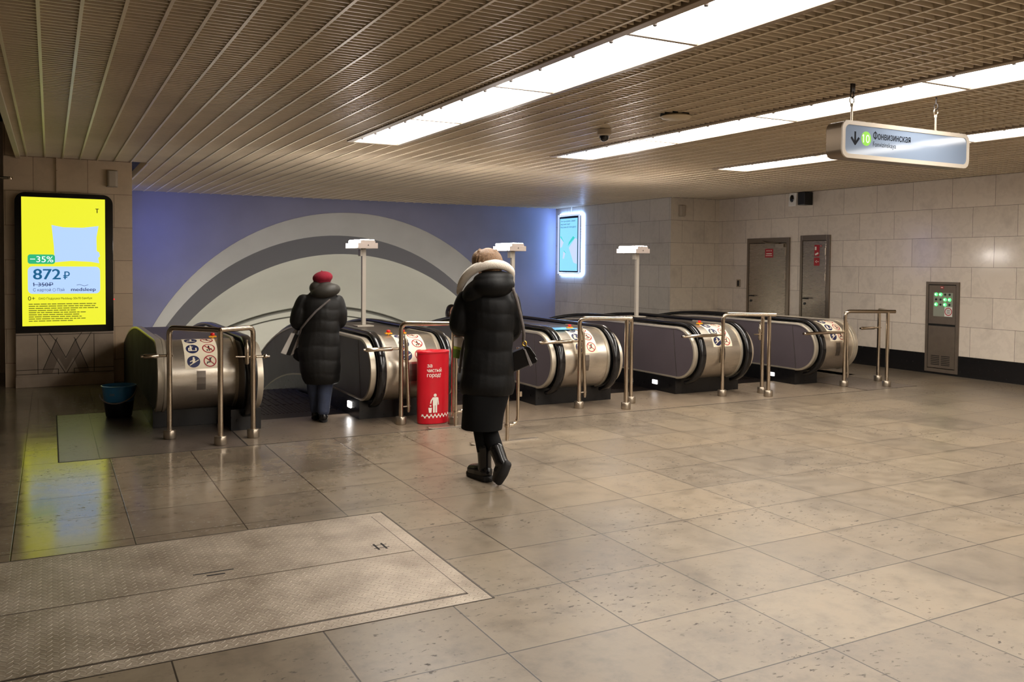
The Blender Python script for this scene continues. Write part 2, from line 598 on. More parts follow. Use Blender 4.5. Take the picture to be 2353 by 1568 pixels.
def text_faces(s, size=1.0, bold=0.0, spacing=1.0):
    """flat faces of a line of lettering in its own plane; every contour is filled by itself, so overlapping strokes stay right"""
    cu = bpy.data.curves.new('lettering', 'FONT')
    cu.body = s
    cu.size = size
    cu.resolution_u = 6
    cu.fill_mode = 'NONE'
    ob = bpy.data.objects.new('lettering', cu)
    COL.objects.link(ob)
    dg = bpy.context.evaluated_depsgraph_get()
    dg.update()
    ev = ob.evaluated_get(dg)
    me = ev.to_mesh()
    P = [(p.co[0], p.co[1]) for p in me.vertices]
    nb = {}
    for e in me.edges:
        a, b = e.vertices
        nb.setdefault(a, []).append(b)
        nb.setdefault(b, []).append(a)
    ev.to_mesh_clear()
    bpy.data.objects.remove(ob)
    bpy.data.curves.remove(cu)
    loops, seen = [], set()
    for a in range(len(P)):
        if a in seen or a not in nb:
            continue
        loop, prev, cur = [a], None, a
        seen.add(a)
        while True:
            nx = [q for q in nb[cur] if q != prev and q not in seen]
            if not nx:
                break
            prev, cur = cur, (min(nx) if prev is None else nx[0])
            seen.add(cur)
            loop.append(cur)
        loops.append([P[q] for q in loop])

    def area(l):
        return sum(l[k - 1][0] * l[k][1] - l[k][0] * l[k - 1][1] for k in range(len(l))) / 2

    def inside(p, l):
        c = False
        for k in range(len(l)):
            (x0, y0), (x1, y1) = l[k - 1], l[k]
            if (y0 > p[1]) != (y1 > p[1]) and p[0] < (x1 - x0) * (p[1] - y0) / (y1 - y0) + x0:
                c = not c
        return c
    loops = [l for l in loops if len(l) > 2 and abs(area(l)) > 1e-7]
    if not loops:
        return [], []
    order = sorted(loops, key=lambda l: abs(area(l)))
    owner = {}
    for a, l in enumerate(order):
        for b in range(a + 1, len(order)):
            if area(order[b]) * area(l) < 0 and all(inside(q, order[b]) for q in l):
                owner[a] = b
                break
    outer = [l for a, l in enumerate(order) if a not in owner]
    back = [a for a in range(len(order)) if a not in owner]
    holes = {}
    for a, b in owner.items():
        if b in back:
            holes.setdefault(back.index(b), []).append(order[a])
    v, f = [], []
    for k, o in enumerate(outer):
        polys = [[Vector((x, y, 0)) for x, y in l] for l in [o] + holes.get(k, [])]
        base = len(v)
        for pl in polys:
            v += [tuple(q) for q in pl]
        f += [tuple(base + q for q in t) for t in tessellate_polygon(polys)]
    return v, f


def put_text(mb, s, fn, u0, v0, h, layer, width=None, bold=0.0, align='L'):
    """lettering of cap height about h with its lower-left at (u0, v0), laid on the surface fn(u, v, layer)"""
    v, f = text_faces(s, 1.0, 0.0)
    if not v:
        return
    xs = [p[0] for p in v]
    x0, x1 = min(xs), max(xs)
    k = h / 0.70
    kx = k if width is None else width / (x1 - x0)
    sh = {'L': 0, 'C': (x1 - x0) / 2, 'R': x1 - x0}[align]
    for j, (du, dv) in enumerate(((0, 0), (-1, 0), (1, 0), (0, 0.6)) if bold else ((0, 0),)):      # heavier weight: strokes widened to both sides
        mb.add([fn(u0 + (p[0] - x0 - sh + du * bold) * kx, v0 + (p[1] + dv * bold) * k, layer + 0.0002 * j) for p in v], f)


def disc2(mb, fn, u, v, r, layer, n=24, ry=None):
    ry = ry or r
    mb.poly([fn(u + r * math.cos(2 * math.pi * k / n), v + ry * math.sin(2 * math.pi * k / n), layer) for k in range(n)])


def ring2(mb, fn, u, v, r0, r1, layer, n=28):
    a = [fn(u + r0 * math.cos(2 * math.pi * k / n), v + r0 * math.sin(2 * math.pi * k / n), layer) for k in range(n)]
    b = [fn(u + r1 * math.cos(2 * math.pi * k / n), v + r1 * math.sin(2 * math.pi * k / n), layer) for k in range(n)]
    mb.add(a + b, [(k, (k + 1) % n, n + (k + 1) % n, n + k) for k in range(n)])


def bar2(mb, fn, u0, v0, u1, v1, w, layer):
    d = Vector((u1 - u0, v1 - v0))
    nrm = Vector((-d.y, d.x)).normalized() * (w / 2)
    mb.poly([fn(u0 + nrm.x, v0 + nrm.y, layer), fn(u0 - nrm.x, v0 - nrm.y, layer), fn(u1 - nrm.x, v1 - nrm.y, layer), fn(u1 + nrm.x, v1 + nrm.y, layer)])


def rrect(x0, z0, x1, z1, r, n=6, corners=(1, 1, 1, 1)):
    """rounded outline; corners: bottom-left, bottom-right, top-right, top-left"""
    out = []
    for (cx, cz, a0, on) in ((x0, z0, 180, corners[0]), (x1, z0, 270, corners[1]), (x1, z1, 0, corners[2]), (x0, z1, 90, corners[3])):
        if not on:
            out.append((cx, cz))
            continue
        sx = cx + r if cx == x0 else cx - r
        sz = cz + r if cz == z0 else cz - r
        for i in range(n + 1):
            a = math.radians(a0 + 90 * i / n)
            out.append((sx + r * math.cos(a), sz + r * math.sin(a)))
    return out

# ================================================================ the setting
CEIL = 2.91
XR = 11.75

fl = MB()
fl.box(-5, -6, -0.12, XR, 7.69, 0)
fl.box(-5, 7.69, -0.12, 0.05, 14.2, 0)
fl.box(10.3, 7.69, -0.12, XR, 13.3, 0)
fl.box(0.05, 10.06, -0.12, 0.86, 17.6, 0)
fl.box(9.72, 8.9, -0.12, 10.55, 17.6, 0)
struct(fl.build('floor', 'floor'), 'large beige stone floor tiles of the hall, scuffed and glossy', 'floor')
ld = MB()
ld.box(1.51, 7.69, -0.12, 9.35, 8.9, -0.001)
struct(ld.build('trim_1', 'landing'), 'darker floor strip in front of the escalators', 'floor')
ld = MB()
ld.box(0.05, 7.69, -0.12, 1.51, 8.9, -0.0015)
ld.box(0.05, 8.9, -0.12, 0.86, 10.06, -0.0015)
ld.box(9.35, 7.69, -0.12, 10.3, 8.9, -0.0015)
M['landside'] = floor_mat('landing_side_floor', (108, 98, 90), True)
struct(ld.build('trim_2', 'landside'), 'dark floor covers beside the outer escalator ends', 'floor')
# threshold seam
ld = MB()
ld.box(0.05, 7.682, -0.05, 10.3, 7.696, 0.0012)
ld.box(0.043, 7.69, -0.05, 0.053, 10.06, 0.0012)
ld.box(1.505, 7.69, -0.05, 1.515, 8.86, 0.001)
ld.box(9.345, 7.69, -0.05, 9.355, 8.9, 0.001)
struct(ld.build('trim_3', 'line'), 'dark joint between hall floor and escalator landing', 'floor joint')

w = MB()
w.box(XR, -6, 0, XR + 0.15, 13.45, CEIL + 0.7)
struct(w.build('wall_right', 'wall_r'), 'polished pale marble tile wall on the right', 'wall')
w = MB()
w.box(XR - 0.012, -6, 0, XR, 13.3, 0.30)
struct(w.build('baseboard_right', 'blackstone'), 'black stone skirting along the right wall', 'baseboard')
w = MB()
w.box(10.7, 13.3, 0, XR, 13.45, CEIL + 0.7)
struct(w.build('wall_alcove', 'wall_f'), 'short marble wall facing the hall beside the doors', 'wall')
w = MB()
w.box(10.55, 13.302, 0, 10.7, 17.75, CEIL + 0.7)
w.cur = 1
w.box(10.551, 13.3, 0, 10.7, 13.302, CEIL + 0.7)
M['wall_s'] = tile_mat('marble_side_shaded', 'YZ', (188, 180, 170), (92, 86, 80), 0.62, 0.435, 0.33, 0.30, 0.2, vein=0.4)  # same marble made darker, the wall's shade put into the tile colour
struct(w.build('wall_side', ['wall_s', 'wall_f']), 'shadowed marble wall running back beside the escalators', 'wall')
w = MB()
w.box(-0.505, 12.56, 0, 0.97, 13.9, CEIL + 0.6)
struct(w.build('wall_pillar', 'wall_p'), 'broad tiled pillar behind the advertising screen', 'pillar')
w = MB()
w.box(-5, 14.2, 0, -0.2, 14.35, 3.6)
w.box(-5.15, -6, 0, -5, 14.35, 3.6)
struct(w.build('wall_left', 'beigewall'), 'plain wall at the far left', 'wall')
w = MB()
w.box(-5, -6.15, 0, XR, -6, 3.6)
struct(w.build('wall_front', 'beigewall'), 'wall behind the viewer', 'wall')
w = MB()
w.box(0.95, 13.9, 0, 1.05, 17.6, 3.6)
struct(w.build('wall_niche', 'beigewall'), 'hidden side wall behind the pillar', 'wall')

# back wall with the arched opening
AX, AZ, AR, AY = 5.54, -1.73, 4.375, 17.6
w = MB()
xs = [1.0, AX - AR - 0.02] + [AX + AR * -math.cos(math.radians(a)) for a in range(1, 180, 2)] + [AX + AR + 0.02, 10.6]
xs = sorted(xs)


def zarc(x):
    d = AR * AR - (x - AX) ** 2
    return AZ + math.sqrt(d) if d > 0 else -0.9


top = [(x, AY, CEIL + 0.7) for x in xs]
mid = [(x, AY, max(-0.9, zarc(x))) for x in xs]
n = len(xs)
w.add(top + mid, [(i, i + 1, n + i + 1, n + i) for i in range(n - 1)])
w.add([(x, AY + 0.15, z) for x, _, z in top] + [(x, AY + 0.15, z) for x, _, z in mid], [(i, i + 1, n + i + 1, n + i) for i in range(n - 1)])
struct(w.build('wall_back', 'plaster'), 'smooth wall washed with blue light around the arch', 'wall')


def arc(cx, cz, r, y, a0=8, a1=172, n=64):
    return [(cx + r * math.cos(math.radians(a0 + (a1 - a0) * i / n)), y, cz + r * math.sin(math.radians(a0 + (a1 - a0) * i / n))) for i in range(n + 1)]


C = [(5.54, -1.73, 4.375, 17.598), (5.51, -1.77, 4.325, 17.63), (5.46, -1.83, 4.25, 17.70), (5.37, -1.94, 4.11, 17.80)]
w = MB()
w.loft([arc(*c) for c in C], cap=False, closed=False)
struct(w.build('trim_4', 'arch', smooth=60), 'pale grey splayed band around the arch', 'arch trim')
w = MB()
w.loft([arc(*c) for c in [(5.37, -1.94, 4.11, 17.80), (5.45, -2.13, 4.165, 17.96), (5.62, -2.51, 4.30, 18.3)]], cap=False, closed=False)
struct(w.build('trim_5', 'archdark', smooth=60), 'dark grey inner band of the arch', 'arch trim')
w = MB()
VC = [(5.62, -2.51, 4.30, 18.3), (5.70, -5.07, 5.60, 20.45), (5.78, -7.63, 6.90, 22.6), (5.86, -10.19, 8.20, 24.75)]
w.loft([arc(*c, a0=20, a1=160) for c in VC], cap=False, closed=False)
struct(w.build('ceiling_tunnel', 'vault', smooth=60), 'pale vault descending over the escalators', 'tunnel vault')
w = MB()
w.tube(arc(5.70, -5.07, 5.585, 20.42, 30, 150), 0.035, 6)
w.tube(arc(5.716, -5.46, 5.78, 20.78, 30, 150), 0.015, 6)
struct(w.build('trim_6', 'seam', smooth=60), 'thin ring joint across the tunnel vault', 'vault joint')

# ceiling grille
LX = [(2.885, 3.385), (5.415, 5.93), (7.95, 8.46)]
LEND = 9.05
LSTEP = 1.668


def cut(intervals, a, b):
    out = [(a, b)]
    for c, d in intervals:
        nx = []
        for p, q in out:
            if d <= p or c >= q:
                nx.append((p, q))
            else:
                if p < c:
                    nx.append((p, c))
                if d < q:
                    nx.append((d, q))
        out = nx
    return out


ce = MB()
GX0, GX1 = -0.32, XR - 0.01
lamps_cut = [(a - 0.07, b + 0.05) for a, b in LX]
y = -5.94
while y < 17.55:
    x0 = GX0 if y < 12.5 else 1.17
    x1 = GX1 if y < 13.25 else 10.53
    for a, b in (cut(lamps_cut, x0, x1) if y < LEND + 0.05 else [(x0, x1)]):
        ce.box(a, y - 0.0055, CEIL, b, y + 0.0055, CEIL + 0.05)
    y += 0.066
x = -0.245
while x < GX1 - 0.02:
    y1 = 12.54 if x < 1.17 else (17.58 if x < 10.5 else 13.28)
    y0 = -5.94
    for a, b in lamps_cut:
        if a < x < b:
            y0 = LEND + 0.04
    ce.box(x - 0.009, y0, CEIL - 0.004, x + 0.009, y1, CEIL + 0.045)
    x += 0.2
struct(ce.build('ceiling', 'slat'), 'beige metal grille ceiling of thin slats', 'ceiling')
ce = MB()
ce.box(GX0 - 0.05, -5.98, CEIL - 0.03, GX0, 12.54, CEIL + 0.12)
ce.box(1.15, 12.55, CEIL - 0.01, 1.175, 17.58, CEIL + 0.1)
struct(ce.build('trim_7', 'slat'), 'metal edge strip along the grille ceiling', 'ceiling trim')
ce = MB()
ce.box(-5.1, -6.1, 3.55, XR + 0.1, 17.7, 3.65)
struct(ce.build('ceiling_void', 'void'), 'dark void above the grille', 'ceiling')

# doors in the right wall


def yz(x):
    """surface on the right wall, u runs towards the viewer's right (decreasing Y)"""
    return lambda u, v, l: (x - l, -u, v)


def make_door(n, y0, y1, top, label, closer):
    d = thing('door_%d' % n, (XR, (y0 + y1) / 2, 0), label, 'door')
    d['kind'] = 'structure'
    f = MB()
    f.box(XR - 0.03, y0, 0, XR, y0 + 0.075, top)
    f.box(XR - 0.03, y1 - 0.05, 0, XR, y1, top)
    f.box(XR - 0.03, y0 + 0.075, top - 0.09, XR, y1 - 0.05, top)
    f.build('door_frame', 'doorframe', d, bevel=0.003)
    g = MB()
    g.box(XR - 0.004, y0 + 0.07, 0, XR - 0.001, y1 - 0.05, top - 0.08)
    g.build('gap', 'dark', d)
    lf = MB()
    lf.box(XR - 0.02, y0 + 0.088, 0.008, XR - 0.002, y1 - 0.056, top - 0.098)
    lf.build('door_leaf', 'door', d, bevel=0.004)
    for z in (0.35, 1.42, 1.86):
        h = MB()
        h.tube([(XR - 0.036, y0 + 0.082, z - 0.06), (XR - 0.036, y0 + 0.082, z + 0.06)], 0.012, 8)
        h.build('hinge', 'satin', d, smooth=40)
    hy = y1 - 0.12
    h = MB()
    h.tube([(XR - 0.02, hy, 1.04), (XR - 0.07, hy, 1.04), (XR - 0.075, hy - 0.02, 1.04), (XR - 0.075, hy - 0.13, 1.04)], 0.011, 8)
    h.lathe([(0.0, -0.012), (0.026, -0.012), (0.026, 0.012), (0.0, 0.012)], (XR - 0.025, hy, 1.04), 12)
    h.build('handle', 'black', d, smooth=40)
    h = MB()
    h.tube([(XR - 0.02, hy, 0.945), (XR - 0.034, hy, 0.945)], 0.022, 12)
    h.build('lock', 'black', d, smooth=40)
    fn = yz(XR - 0.021)
    if closer:
        c = MB()
        c.box(XR - 0.075, y0 + 0.10, top - 0.175, XR - 0.02, y0 + 0.30, top - 0.115)
        c.tube([(XR - 0.06, y0 + 0.24, top - 0.11), (XR - 0.10, y0 + 0.50, top - 0.095), (XR - 0.045, y0 + 0.66, top - 0.06)], 0.012, 6)
        c.build('door_closer', 'satin', d)
        s = MB()
        u0 = -(y0 + 0.60)
        s.box(XR - 0.024, y0 + 0.40, top - 0.36, XR - 0.021, y0 + 0.60, top - 0.20)
        s.cur = 1
        for k in range(3):
            disc2(s, fn, u0 + 0.05 + k * 0.05, top - 0.235, 0.012, 0.0045, 10)
        bar2(s, fn, u0 + 0.03, top - 0.29, u0 + 0.17, top - 0.29, 0.016, 0.0045)
        bar2(s, fn, u0 + 0.02, top - 0.325, u0 + 0.18, top - 0.325, 0.012, 0.0045)
        s.build('fire_notice', ['signred', 'cream'], d, label='small red notice on the steel door')
    else:
        s = MB()
        ya = y0 + 0.34
        s.box(XR - 0.024, ya - 0.11, top - 0.37, XR - 0.021, ya, top - 0.17)
        s.cur = 1
        bar2(s, fn, -ya + 0.03, top - 0.20, -ya + 0.03, top - 0.26, 0.035, 0.0045)
        bar2(s, fn, -ya + 0.02, top - 0.34, -ya + 0.09, top - 0.31, 0.03, 0.0045)
        s.build('hydrant_notice', ['signred', 'cream'], d, label='red and white fire notice, upper one')
        s = MB()
        s.box(XR - 0.024, ya - 0.115, top - 0.53, XR - 0.021, ya + 0.005, top - 0.39)
        s.cur = 1
        bar2(s, fn, -ya + 0.03, top - 0.46, -ya + 0.06, top - 0.44, 0.01, 0.0045)
        bar2(s, fn, -ya + 0.03, top - 0.46, -ya + 0.06, top - 0.48, 0.01, 0.0045)
        bar2(s, fn, -ya + 0.07, top - 0.46, -ya + 0.10, top - 0.46, 0.012, 0.0045)
        s.build('arrow_notice', ['signred', 'cream'], d, label='red arrow notice, lower one')
        s = MB()
        disc2(s, fn, -ya + 0.145, top - 0.19, 0.02, 0.003, 14)
        s.cur = 1
        disc2(s, fn, -ya + 0.145, top - 0.19, 0.008, 0.0045, 10)
        s.build('round_mark', ['signred', 'cream'], d)
    return d


make_door(1, 11.40, 12.47, 2.12, 'wide brushed steel door with closer arm and one red notice', True)
make_door(2, 10.485, 11.145, 2.145, 'narrow brushed steel door with two red notices stacked', False)

# ================================================================ ceiling things
LNAME = ['long ceiling light strip nearest the yellow advertising screen, above the blonde woman',
         'middle ceiling light strip passing behind the hanging sign rods',
         'ceiling light strip closest to the right wall, partly behind the hanging sign']
for k, (a, b) in enumerate(LX):
    t = thing('ceiling_light', ((a + b) / 2, LEND, CEIL), LNAME[k], 'ceiling light', 'ceiling light strips')
    ystart = LEND - 9 * LSTEP + 0.02
    f = MB()
    f.box(a - 0.065, ystart, CEIL - 0.012, a, LEND + 0.03, CEIL + 0.06)
    f.box(b, ystart, CEIL - 0.012, b + 0.045, LEND + 0.03, CEIL + 0.06)
    f.box(a, LEND, CEIL - 0.012, b, LEND + 0.03, CEIL + 0.06)
    f.box(a - 0.06, ystart, CEIL + 0.06, b + 0.045, LEND + 0.03, CEIL + 0.075)
    f.build('lamp_frame', 'lampframe', t, bevel=0.003)
    for j in range(9):
        y1 = LEND - j * LSTEP - 0.005
        y0 = LEND - (j + 1) * LSTEP + 0.032
        p = MB()
        p.box(a + 0.004, y0, CEIL + 0.006, b - 0.004, y1, CEIL + 0.02)
        p.build('diffuser_panel', 'lamp', t)
        q = MB()
        q.box(a, y0 - 0.036, CEIL - 0.006, b, y0 - 0.001, CEIL + 0.05)
        q.build('divider', 'lampframe', t)
        if j < (4 if k == 0 else 5):
            for i in range(4):
                yy = y1 - LSTEP * (i + 0.5) / 4
                s = MB()
                s.lathe([(0.004, -0.016), (0.012, -0.013), (0.014, 0.0), (0.012, 0.006)], (a + 0.028, yy, CEIL + 0.004), 10)
                s.build('fixing_stud', 'stud', t, smooth=60)

# dome camera and flat disc
t = thing('dome_camera', (4.73, 7.0, CEIL), 'small white dome camera under the ceiling grille', 'security camera')
s = MB()
s.lathe([(0.055, 0.0), (0.066, -0.004), (0.068, -0.055), (0.05, -0.066), (0.01, -0.066)], (4.73, 7.0, CEIL), 24)
s.build('housing', 'sensor', t, smooth=50)
s = MB()
s.lathe([(0.048, -0.064), (0.046, -0.085), (0.034, -0.107), (0.016, -0.117), (0.003, -0.119)], (4.73, 7.0, CEIL), 20)
s.build('dome', 'screenblack', t, smooth=80)
t = thing('ceiling_speaker', (4.80, 6.0, CEIL), 'shallow round white disc hanging just under the grille', 'speaker')
s = MB()
s.lathe([(0.12, 0.002), (0.135, -0.012), (0.12, -0.026), (0.07, -0.036), (0.01, -0.04)], (4.80, 6.0, CEIL - 0.01), 28)
s.build('cover_plate', 'ceildisc', t, smooth=60)
s = MB()
s.lathe([(0.125, 0.0), (0.125, 0.05)], (4.80, 6.02, CEIL - 0.012), 24)
s.build('mount', 'dark', t, smooth=60)

# hanging direction sign
SX0, SX1, SZ0, SZ1, SY = 4.90, 6.30, 2.368, 2.632, 4.29
t = thing('direction_sign', ((SX0 + SX1) / 2, SY + 0.08, SZ0), 'white hanging sign with arrow, green circle 10 and station name', 'sign')
s = MB()
s.prism(rrect(SX0 + 0.006, SZ0 + 0.004, SX1 - 0.006, SZ1 - 0.004, 0.055, 8), 'Y', SY + 0.006, SY + 0.15)
s.build('sign_body', 'signbody', t, smooth=40)
s = MB()
o_ = rrect(SX0, SZ0, SX1, SZ1, 0.06, 8)
i_ = rrect(SX0 + 0.03, SZ0 + 0.03, SX1 - 0.03, SZ1 - 0.03, 0.042, 8)
n = len(o_)
s.add([(x, SY, z) for x, z in o_] + [(x, SY, z) for x, z in i_] + [(x, SY + 0.012, z) for x, z in o_] + [(x, SY + 0.012, z) for x, z in i_],
      [(k, (k + 1) % n, n + (k + 1) % n, n + k) for k in range(n)] + [(k, (k + 1) % n, 2 * n + (k + 1) % n, 2 * n + k) for k in range(n)]
      + [(n + k, n + (k + 1) % n, 3 * n + (k + 1) % n, 3 * n + k) for k in range(n)])
s.build('sign_frame', 'signwhite', t)
s = MB()
s.prism(rrect(SX0 + 0.028, SZ0 + 0.028, SX1 - 0.028, SZ1 - 0.028, 0.042, 8), 'Y', SY + 0.004, SY + 0.010)
s.build('sign_face', 'signface', t)
fs = lambda u, v, l: (SX0 + u, SY + 0.0035 - l, SZ0 + v)
s = MB()
bar2(s, fs, 0.132, 0.19, 0.132, 0.105, 0.018, 0)
bar2(s, fs, 0.136, 0.098, 0.092, 0.148, 0.018, 0.0003)
bar2(s, fs, 0.128, 0.098, 0.172, 0.148, 0.018, 0.0006)
s.build('arrow', 'signink', t)
s = MB()
disc2(s, fs, 0.245, 0.147, 0.051, 0, 36)
s.cur = 1
put_text(s, '10', fs, 0.246, 0.118, 0.058, 0.0006, width=0.066, align='C')
bar2(s, fs, 0.217, 0.175, 0.205, 0.163, 0.007, 0.0008)
s.build('line_number', ['signgreen', 'signletter'], t, label='green circle with the number 10')
s = MB()
put_text(s, 'Фонвизинская', fs, 0.318, 0.150, 0.052, 0, width=0.40, bold=0.014)
s.build('station_name', 'signink', t)
s = MB()
put_text(s, 'Fonvizinskaya', fs, 0.316, 0.098, 0.034, 0, width=0.245)
s.build('station_name_latin', 'signink', t)
for hx in (5.07, 5.99):
    hy = SY + 0.07
    s = MB()
    s.tube([(hx, hy, SZ1 - 0.005), (hx, hy, SZ1 + 0.125)], 0.008, 8)
    s.lathe([(0.013, 0.115), (0.013, 0.135)], (hx, hy, SZ1), 10)
    s.tube([(hx + 0.022 * math.cos(q), hy, SZ1 + 0.158 + 0.024 * math.sin(q)) for q in [2 * math.pi * i / 16 for i in range(16)]], 0.0055, 6, closed=True)
    s.build('hanger_rod', 'satin', t, smooth=50)
    s = MB()
    s.tube([(hx, hy + 0.015 * math.cos(q), SZ1 + 0.198 + 0.024 * math.sin(q)) for q in [2 * math.pi * i / 14 for i in range(14)]], 0.0045, 6, closed=True)
    s.tube([(hx, hy, SZ1 + 0.215), (hx, hy, SZ1 + 0.25), (hx, hy, CEIL + 0.03)], 0.006, 6)
    if hx < 5.5:
        s.box(hx - 0.012, hy - 0.008, SZ1 + 0.215, hx + 0.022, hy + 0.008, CEIL + 0.02)
    s.build('hook', 'stud', t, smooth=50)

# ================================================================ things on the walls
t = thing('wall_camera', (XR - 0.05, 11.0, 2.66), 'black and white camera box high on the right marble wall', 'security camera')
s = MB()
s.box(XR - 0.20, 10.90, 2.67, XR, 11.06, 2.895)
s.build('camera_body', 'black', t, bevel=0.01)
s = MB()
s.prism([(XR - 0.235, 2.66), (XR - 0.20, 2.655), (XR - 0.17, 2.885), (XR - 0.215, 2.89)], 'Y', 11.07, 11.24)
s.build('front_plate', 'white', t, bevel=0.006)
s = MB()
s.ell((XR - 0.232, 11.165, 2.79), 0.012, 0.045, 0.065, 16, 10)
s.build('lens', 'screenblack', t, smooth=80)

for (x, z, y, lab) in ((10.795, 2.555, 13.3, 'small white sounder box on the alcove wall above the doors'),
                       (0.73, 2.575, 12.56, 'small white sounder box at the top of the pillar above the screen')):
    t = thing('wall_sounder', (x, y, z), lab, 'alarm sounder', 'wall sounders')
    s = MB()
    s.prism(rrect(x - 0.062, y - 0.075, x + 0.062, y + 0.001, 0.03, 5, (1, 1, 0, 0)), 'Z', z, z + 0.205)
    s.build('cover', 'sensor', t, bevel=0.006)
    s = MB()
    s.box(x - 0.066, y - 0.03, z - 0.008, x + 0.066, y, z + 0.213)
    s.build('back_box', 'sensor', t, bevel=0.004)

t = thing('call_button', (XR, 12.72, 1.2), 'small metal call plate on marble wall left of wide door', 'call point')
s = MB()
s.box(XR - 0.018, 12.66, 1.19, XR, 12.76, 1.34)
s.build('plate', 'satin', t, bevel=0.005)
s = MB()
s.box(XR - 0.022, 12.69, 1.21, XR - 0.017, 12.73, 1.32)
s.build('slot', 'dark', t)

# grey control cabinet
t = thing('control_cabinet', (XR, 8.36, 0.03), 'grey metal control cabinet with green lights on marble wall', 'cabinet')
Y0, Y1 = 8.09, 8.63
s = MB()
s.box(XR - 0.03, Y0, 0.03, XR, Y0 + 0.045, 1.385)
s.box(XR - 0.03, Y1 - 0.04, 0.03, XR, Y1, 1.385)
s.box(XR - 0.03, Y0 + 0.045, 1.345, XR, Y1 - 0.04, 1.385)
s.box(XR - 0.03, Y0 + 0.045, 0.03, XR, Y1 - 0.04, 0.085)
s.build('cabinet_frame', 'cab', t, bevel=0.003)
s = MB()
s.box(XR - 0.012, Y0 + 0.04, 0.08, XR - 0.001, Y1 - 0.035, 1.35)
s.build('gap', 'dark', t)
up = MB()
up.box(XR - 0.026, Y0 + 0.052, 0.755, XR - 0.010, Y1 - 0.05, 1.335)
upper = up.build('upper_door', 'cab', t, bevel=0.003)
lo = MB()
lo.box(XR - 0.026, Y0 + 0.052, 0.095, XR - 0.010, Y1 - 0.05, 0.725)
lower = lo.build('lower_door', 'cab', t, bevel=0.003)
fc = lambda u, v, l: (XR - 0.0265 - l, Y1 - 0.05 - u, v)     # u from the cabinet's left edge as seen
for j in range(6):
    z = 0.27 - j * 0.026
    for a0 in (0.055, 0.225):
        s = MB()
        s.box(XR - 0.0285, Y1 - 0.05 - a0 - 0.14, z, XR - 0.026, Y1 - 0.05 - a0, z + 0.010)
        s.build('vent_slot', 'dark', lower)
s = MB()
s.box(XR - 0.029, Y1 - 0.05 - 0.395, 0.87, XR - 0.026, Y1 - 0.05 - 0.08, 1.225)
plate = s.build('indicator_plate', 'cabplate', upper)
lit = {(0, 0), (0, 1), (1, 2), (1, 3), (2, 0), (2, 2)}
for r in range(3):
    for c in range(4):
        u, v = 0.125 + c * 0.073, 1.198 - r * 0.075
        s = MB()
        fl_ = lambda a, b, l: (XR - 0.029 - l, Y1 - 0.05 - a, b)
        rr = 0.026 if (r, c) in lit else 0.017
        rings = []
        for q, h in ((1.0, 0.0), (0.92, 0.008), (0.6, 0.014), (0.1, 0.016)):
            rings.append([fl_(u + rr * q * math.cos(2 * math.pi * i / 16), v + rr * q * math.sin(2 * math.pi * i / 16), h) for i in range(16)])
        s.loft(rings)
        if (r, c) in lit:
            s.cur = 1
            disc2(s, fl_, u, v, 0.012, 0.0165, 14)
            s.build('indicator_lamp', ['led', 'ledcore'], upper, smooth=60, label='lit green indicator')
        else:
            s.build('indicator_lamp', 'ledoff', upper, smooth=60, label='dark unlit indicator')
s = MB()
s.box(XR - 0.029, Y1 - 0.05 - 0.245, 1.285, XR - 0.026, Y1 - 0.05 - 0.19, 1.318)
s.cur = 1
bar2(s, fc, 0.20, 1.302, 0.235, 1.302, 0.012, 0.0035)
s.build('maker_badge', ['signred', 'cream'], upper)
s = MB()
fr = lambda u, v, l: (XR - 0.0295 - l, Y1 - 0.05 - u, v)
s.poly([fr(0.265, 0.872, 0), fr(0.39, 0.872, 0), fr(0.39, 1.015, 0), fr(0.265, 1.015, 0)])
s.cur = 1
ring2(s, fr, 0.328, 0.945, 0.048, 0.06, 0.0006)
s.cur = 2
for k in range(4):
    bar2(s, fr, 0.300, 0.97 - k * 0.017, 0.356, 0.97 - k * 0.017, 0.006, 0.0006)
s.build('warning_label', ['white', 'signred', 'ink'], upper, label='white label with a red ring')

# display on the side wall, rimmed with a light frame
DX = 10.55
DY0, DY1, DZ0, DZ1 = 16.42, 17.34, 1.385, 2.745
t = thing('wall_display', (DX, (DY0 + DY1) / 2, DZ0), 'sky-blue vertical display with glowing rim on the side wall', 'display')
s = MB()
s.box(DX - 0.09, DY0 + 0.05, DZ0 + 0.04, DX, DY1 - 0.05, DZ1 - 0.04)
s.build('housing', 'screenblack', t)
s = MB()
for (ya, yb, za, zb) in ((DY0, DY0 + 0.035, DZ0, DZ1), (DY1 - 0.035, DY1, DZ0, DZ1), (DY0, DY1, DZ0, DZ0 + 0.03), (DY0, DY1, DZ1 - 0.035, DZ1)):
    s.box(DX - 0.10, ya, za, DX - 0.075, yb, zb)
s.build('light_frame', 'mlilac', t)
s = MB()
for (ya, yb, za, zb) in ((DY0 - 0.03, DY0, DZ0, DZ1), (DY1, DY1 + 0.03, DZ0, DZ1), (DY0, DY1, DZ0 - 0.03, DZ0), (DY0, DY1, DZ1, DZ1 + 0.03)):
    s.box(DX - 0.045, ya, za, DX - 0.015, yb, zb)
s.build('glow_strip', 'glow', t)
fm = lambda u, v, l: (DX - 0.0905 - l, DY1 - 0.08 - u, DZ0 + 0.07 + v)
SW, SH = DY1 - DY0 - 0.16, DZ1 - DZ0 - 0.16
s = MB()
s.poly([fm(0, 0, 0.002), fm(SW, 0, 0.002), fm(SW, SH, 0.002), fm(0, SH, 0.002)])
s.cur = 1
s.poly([fm(0.02, SH * 0.655, .004), fm(0.06, SH * 0.665, .004), fm(0.17, SH * 0.57, .004), fm(0.185, SH * 0.54, .004)])
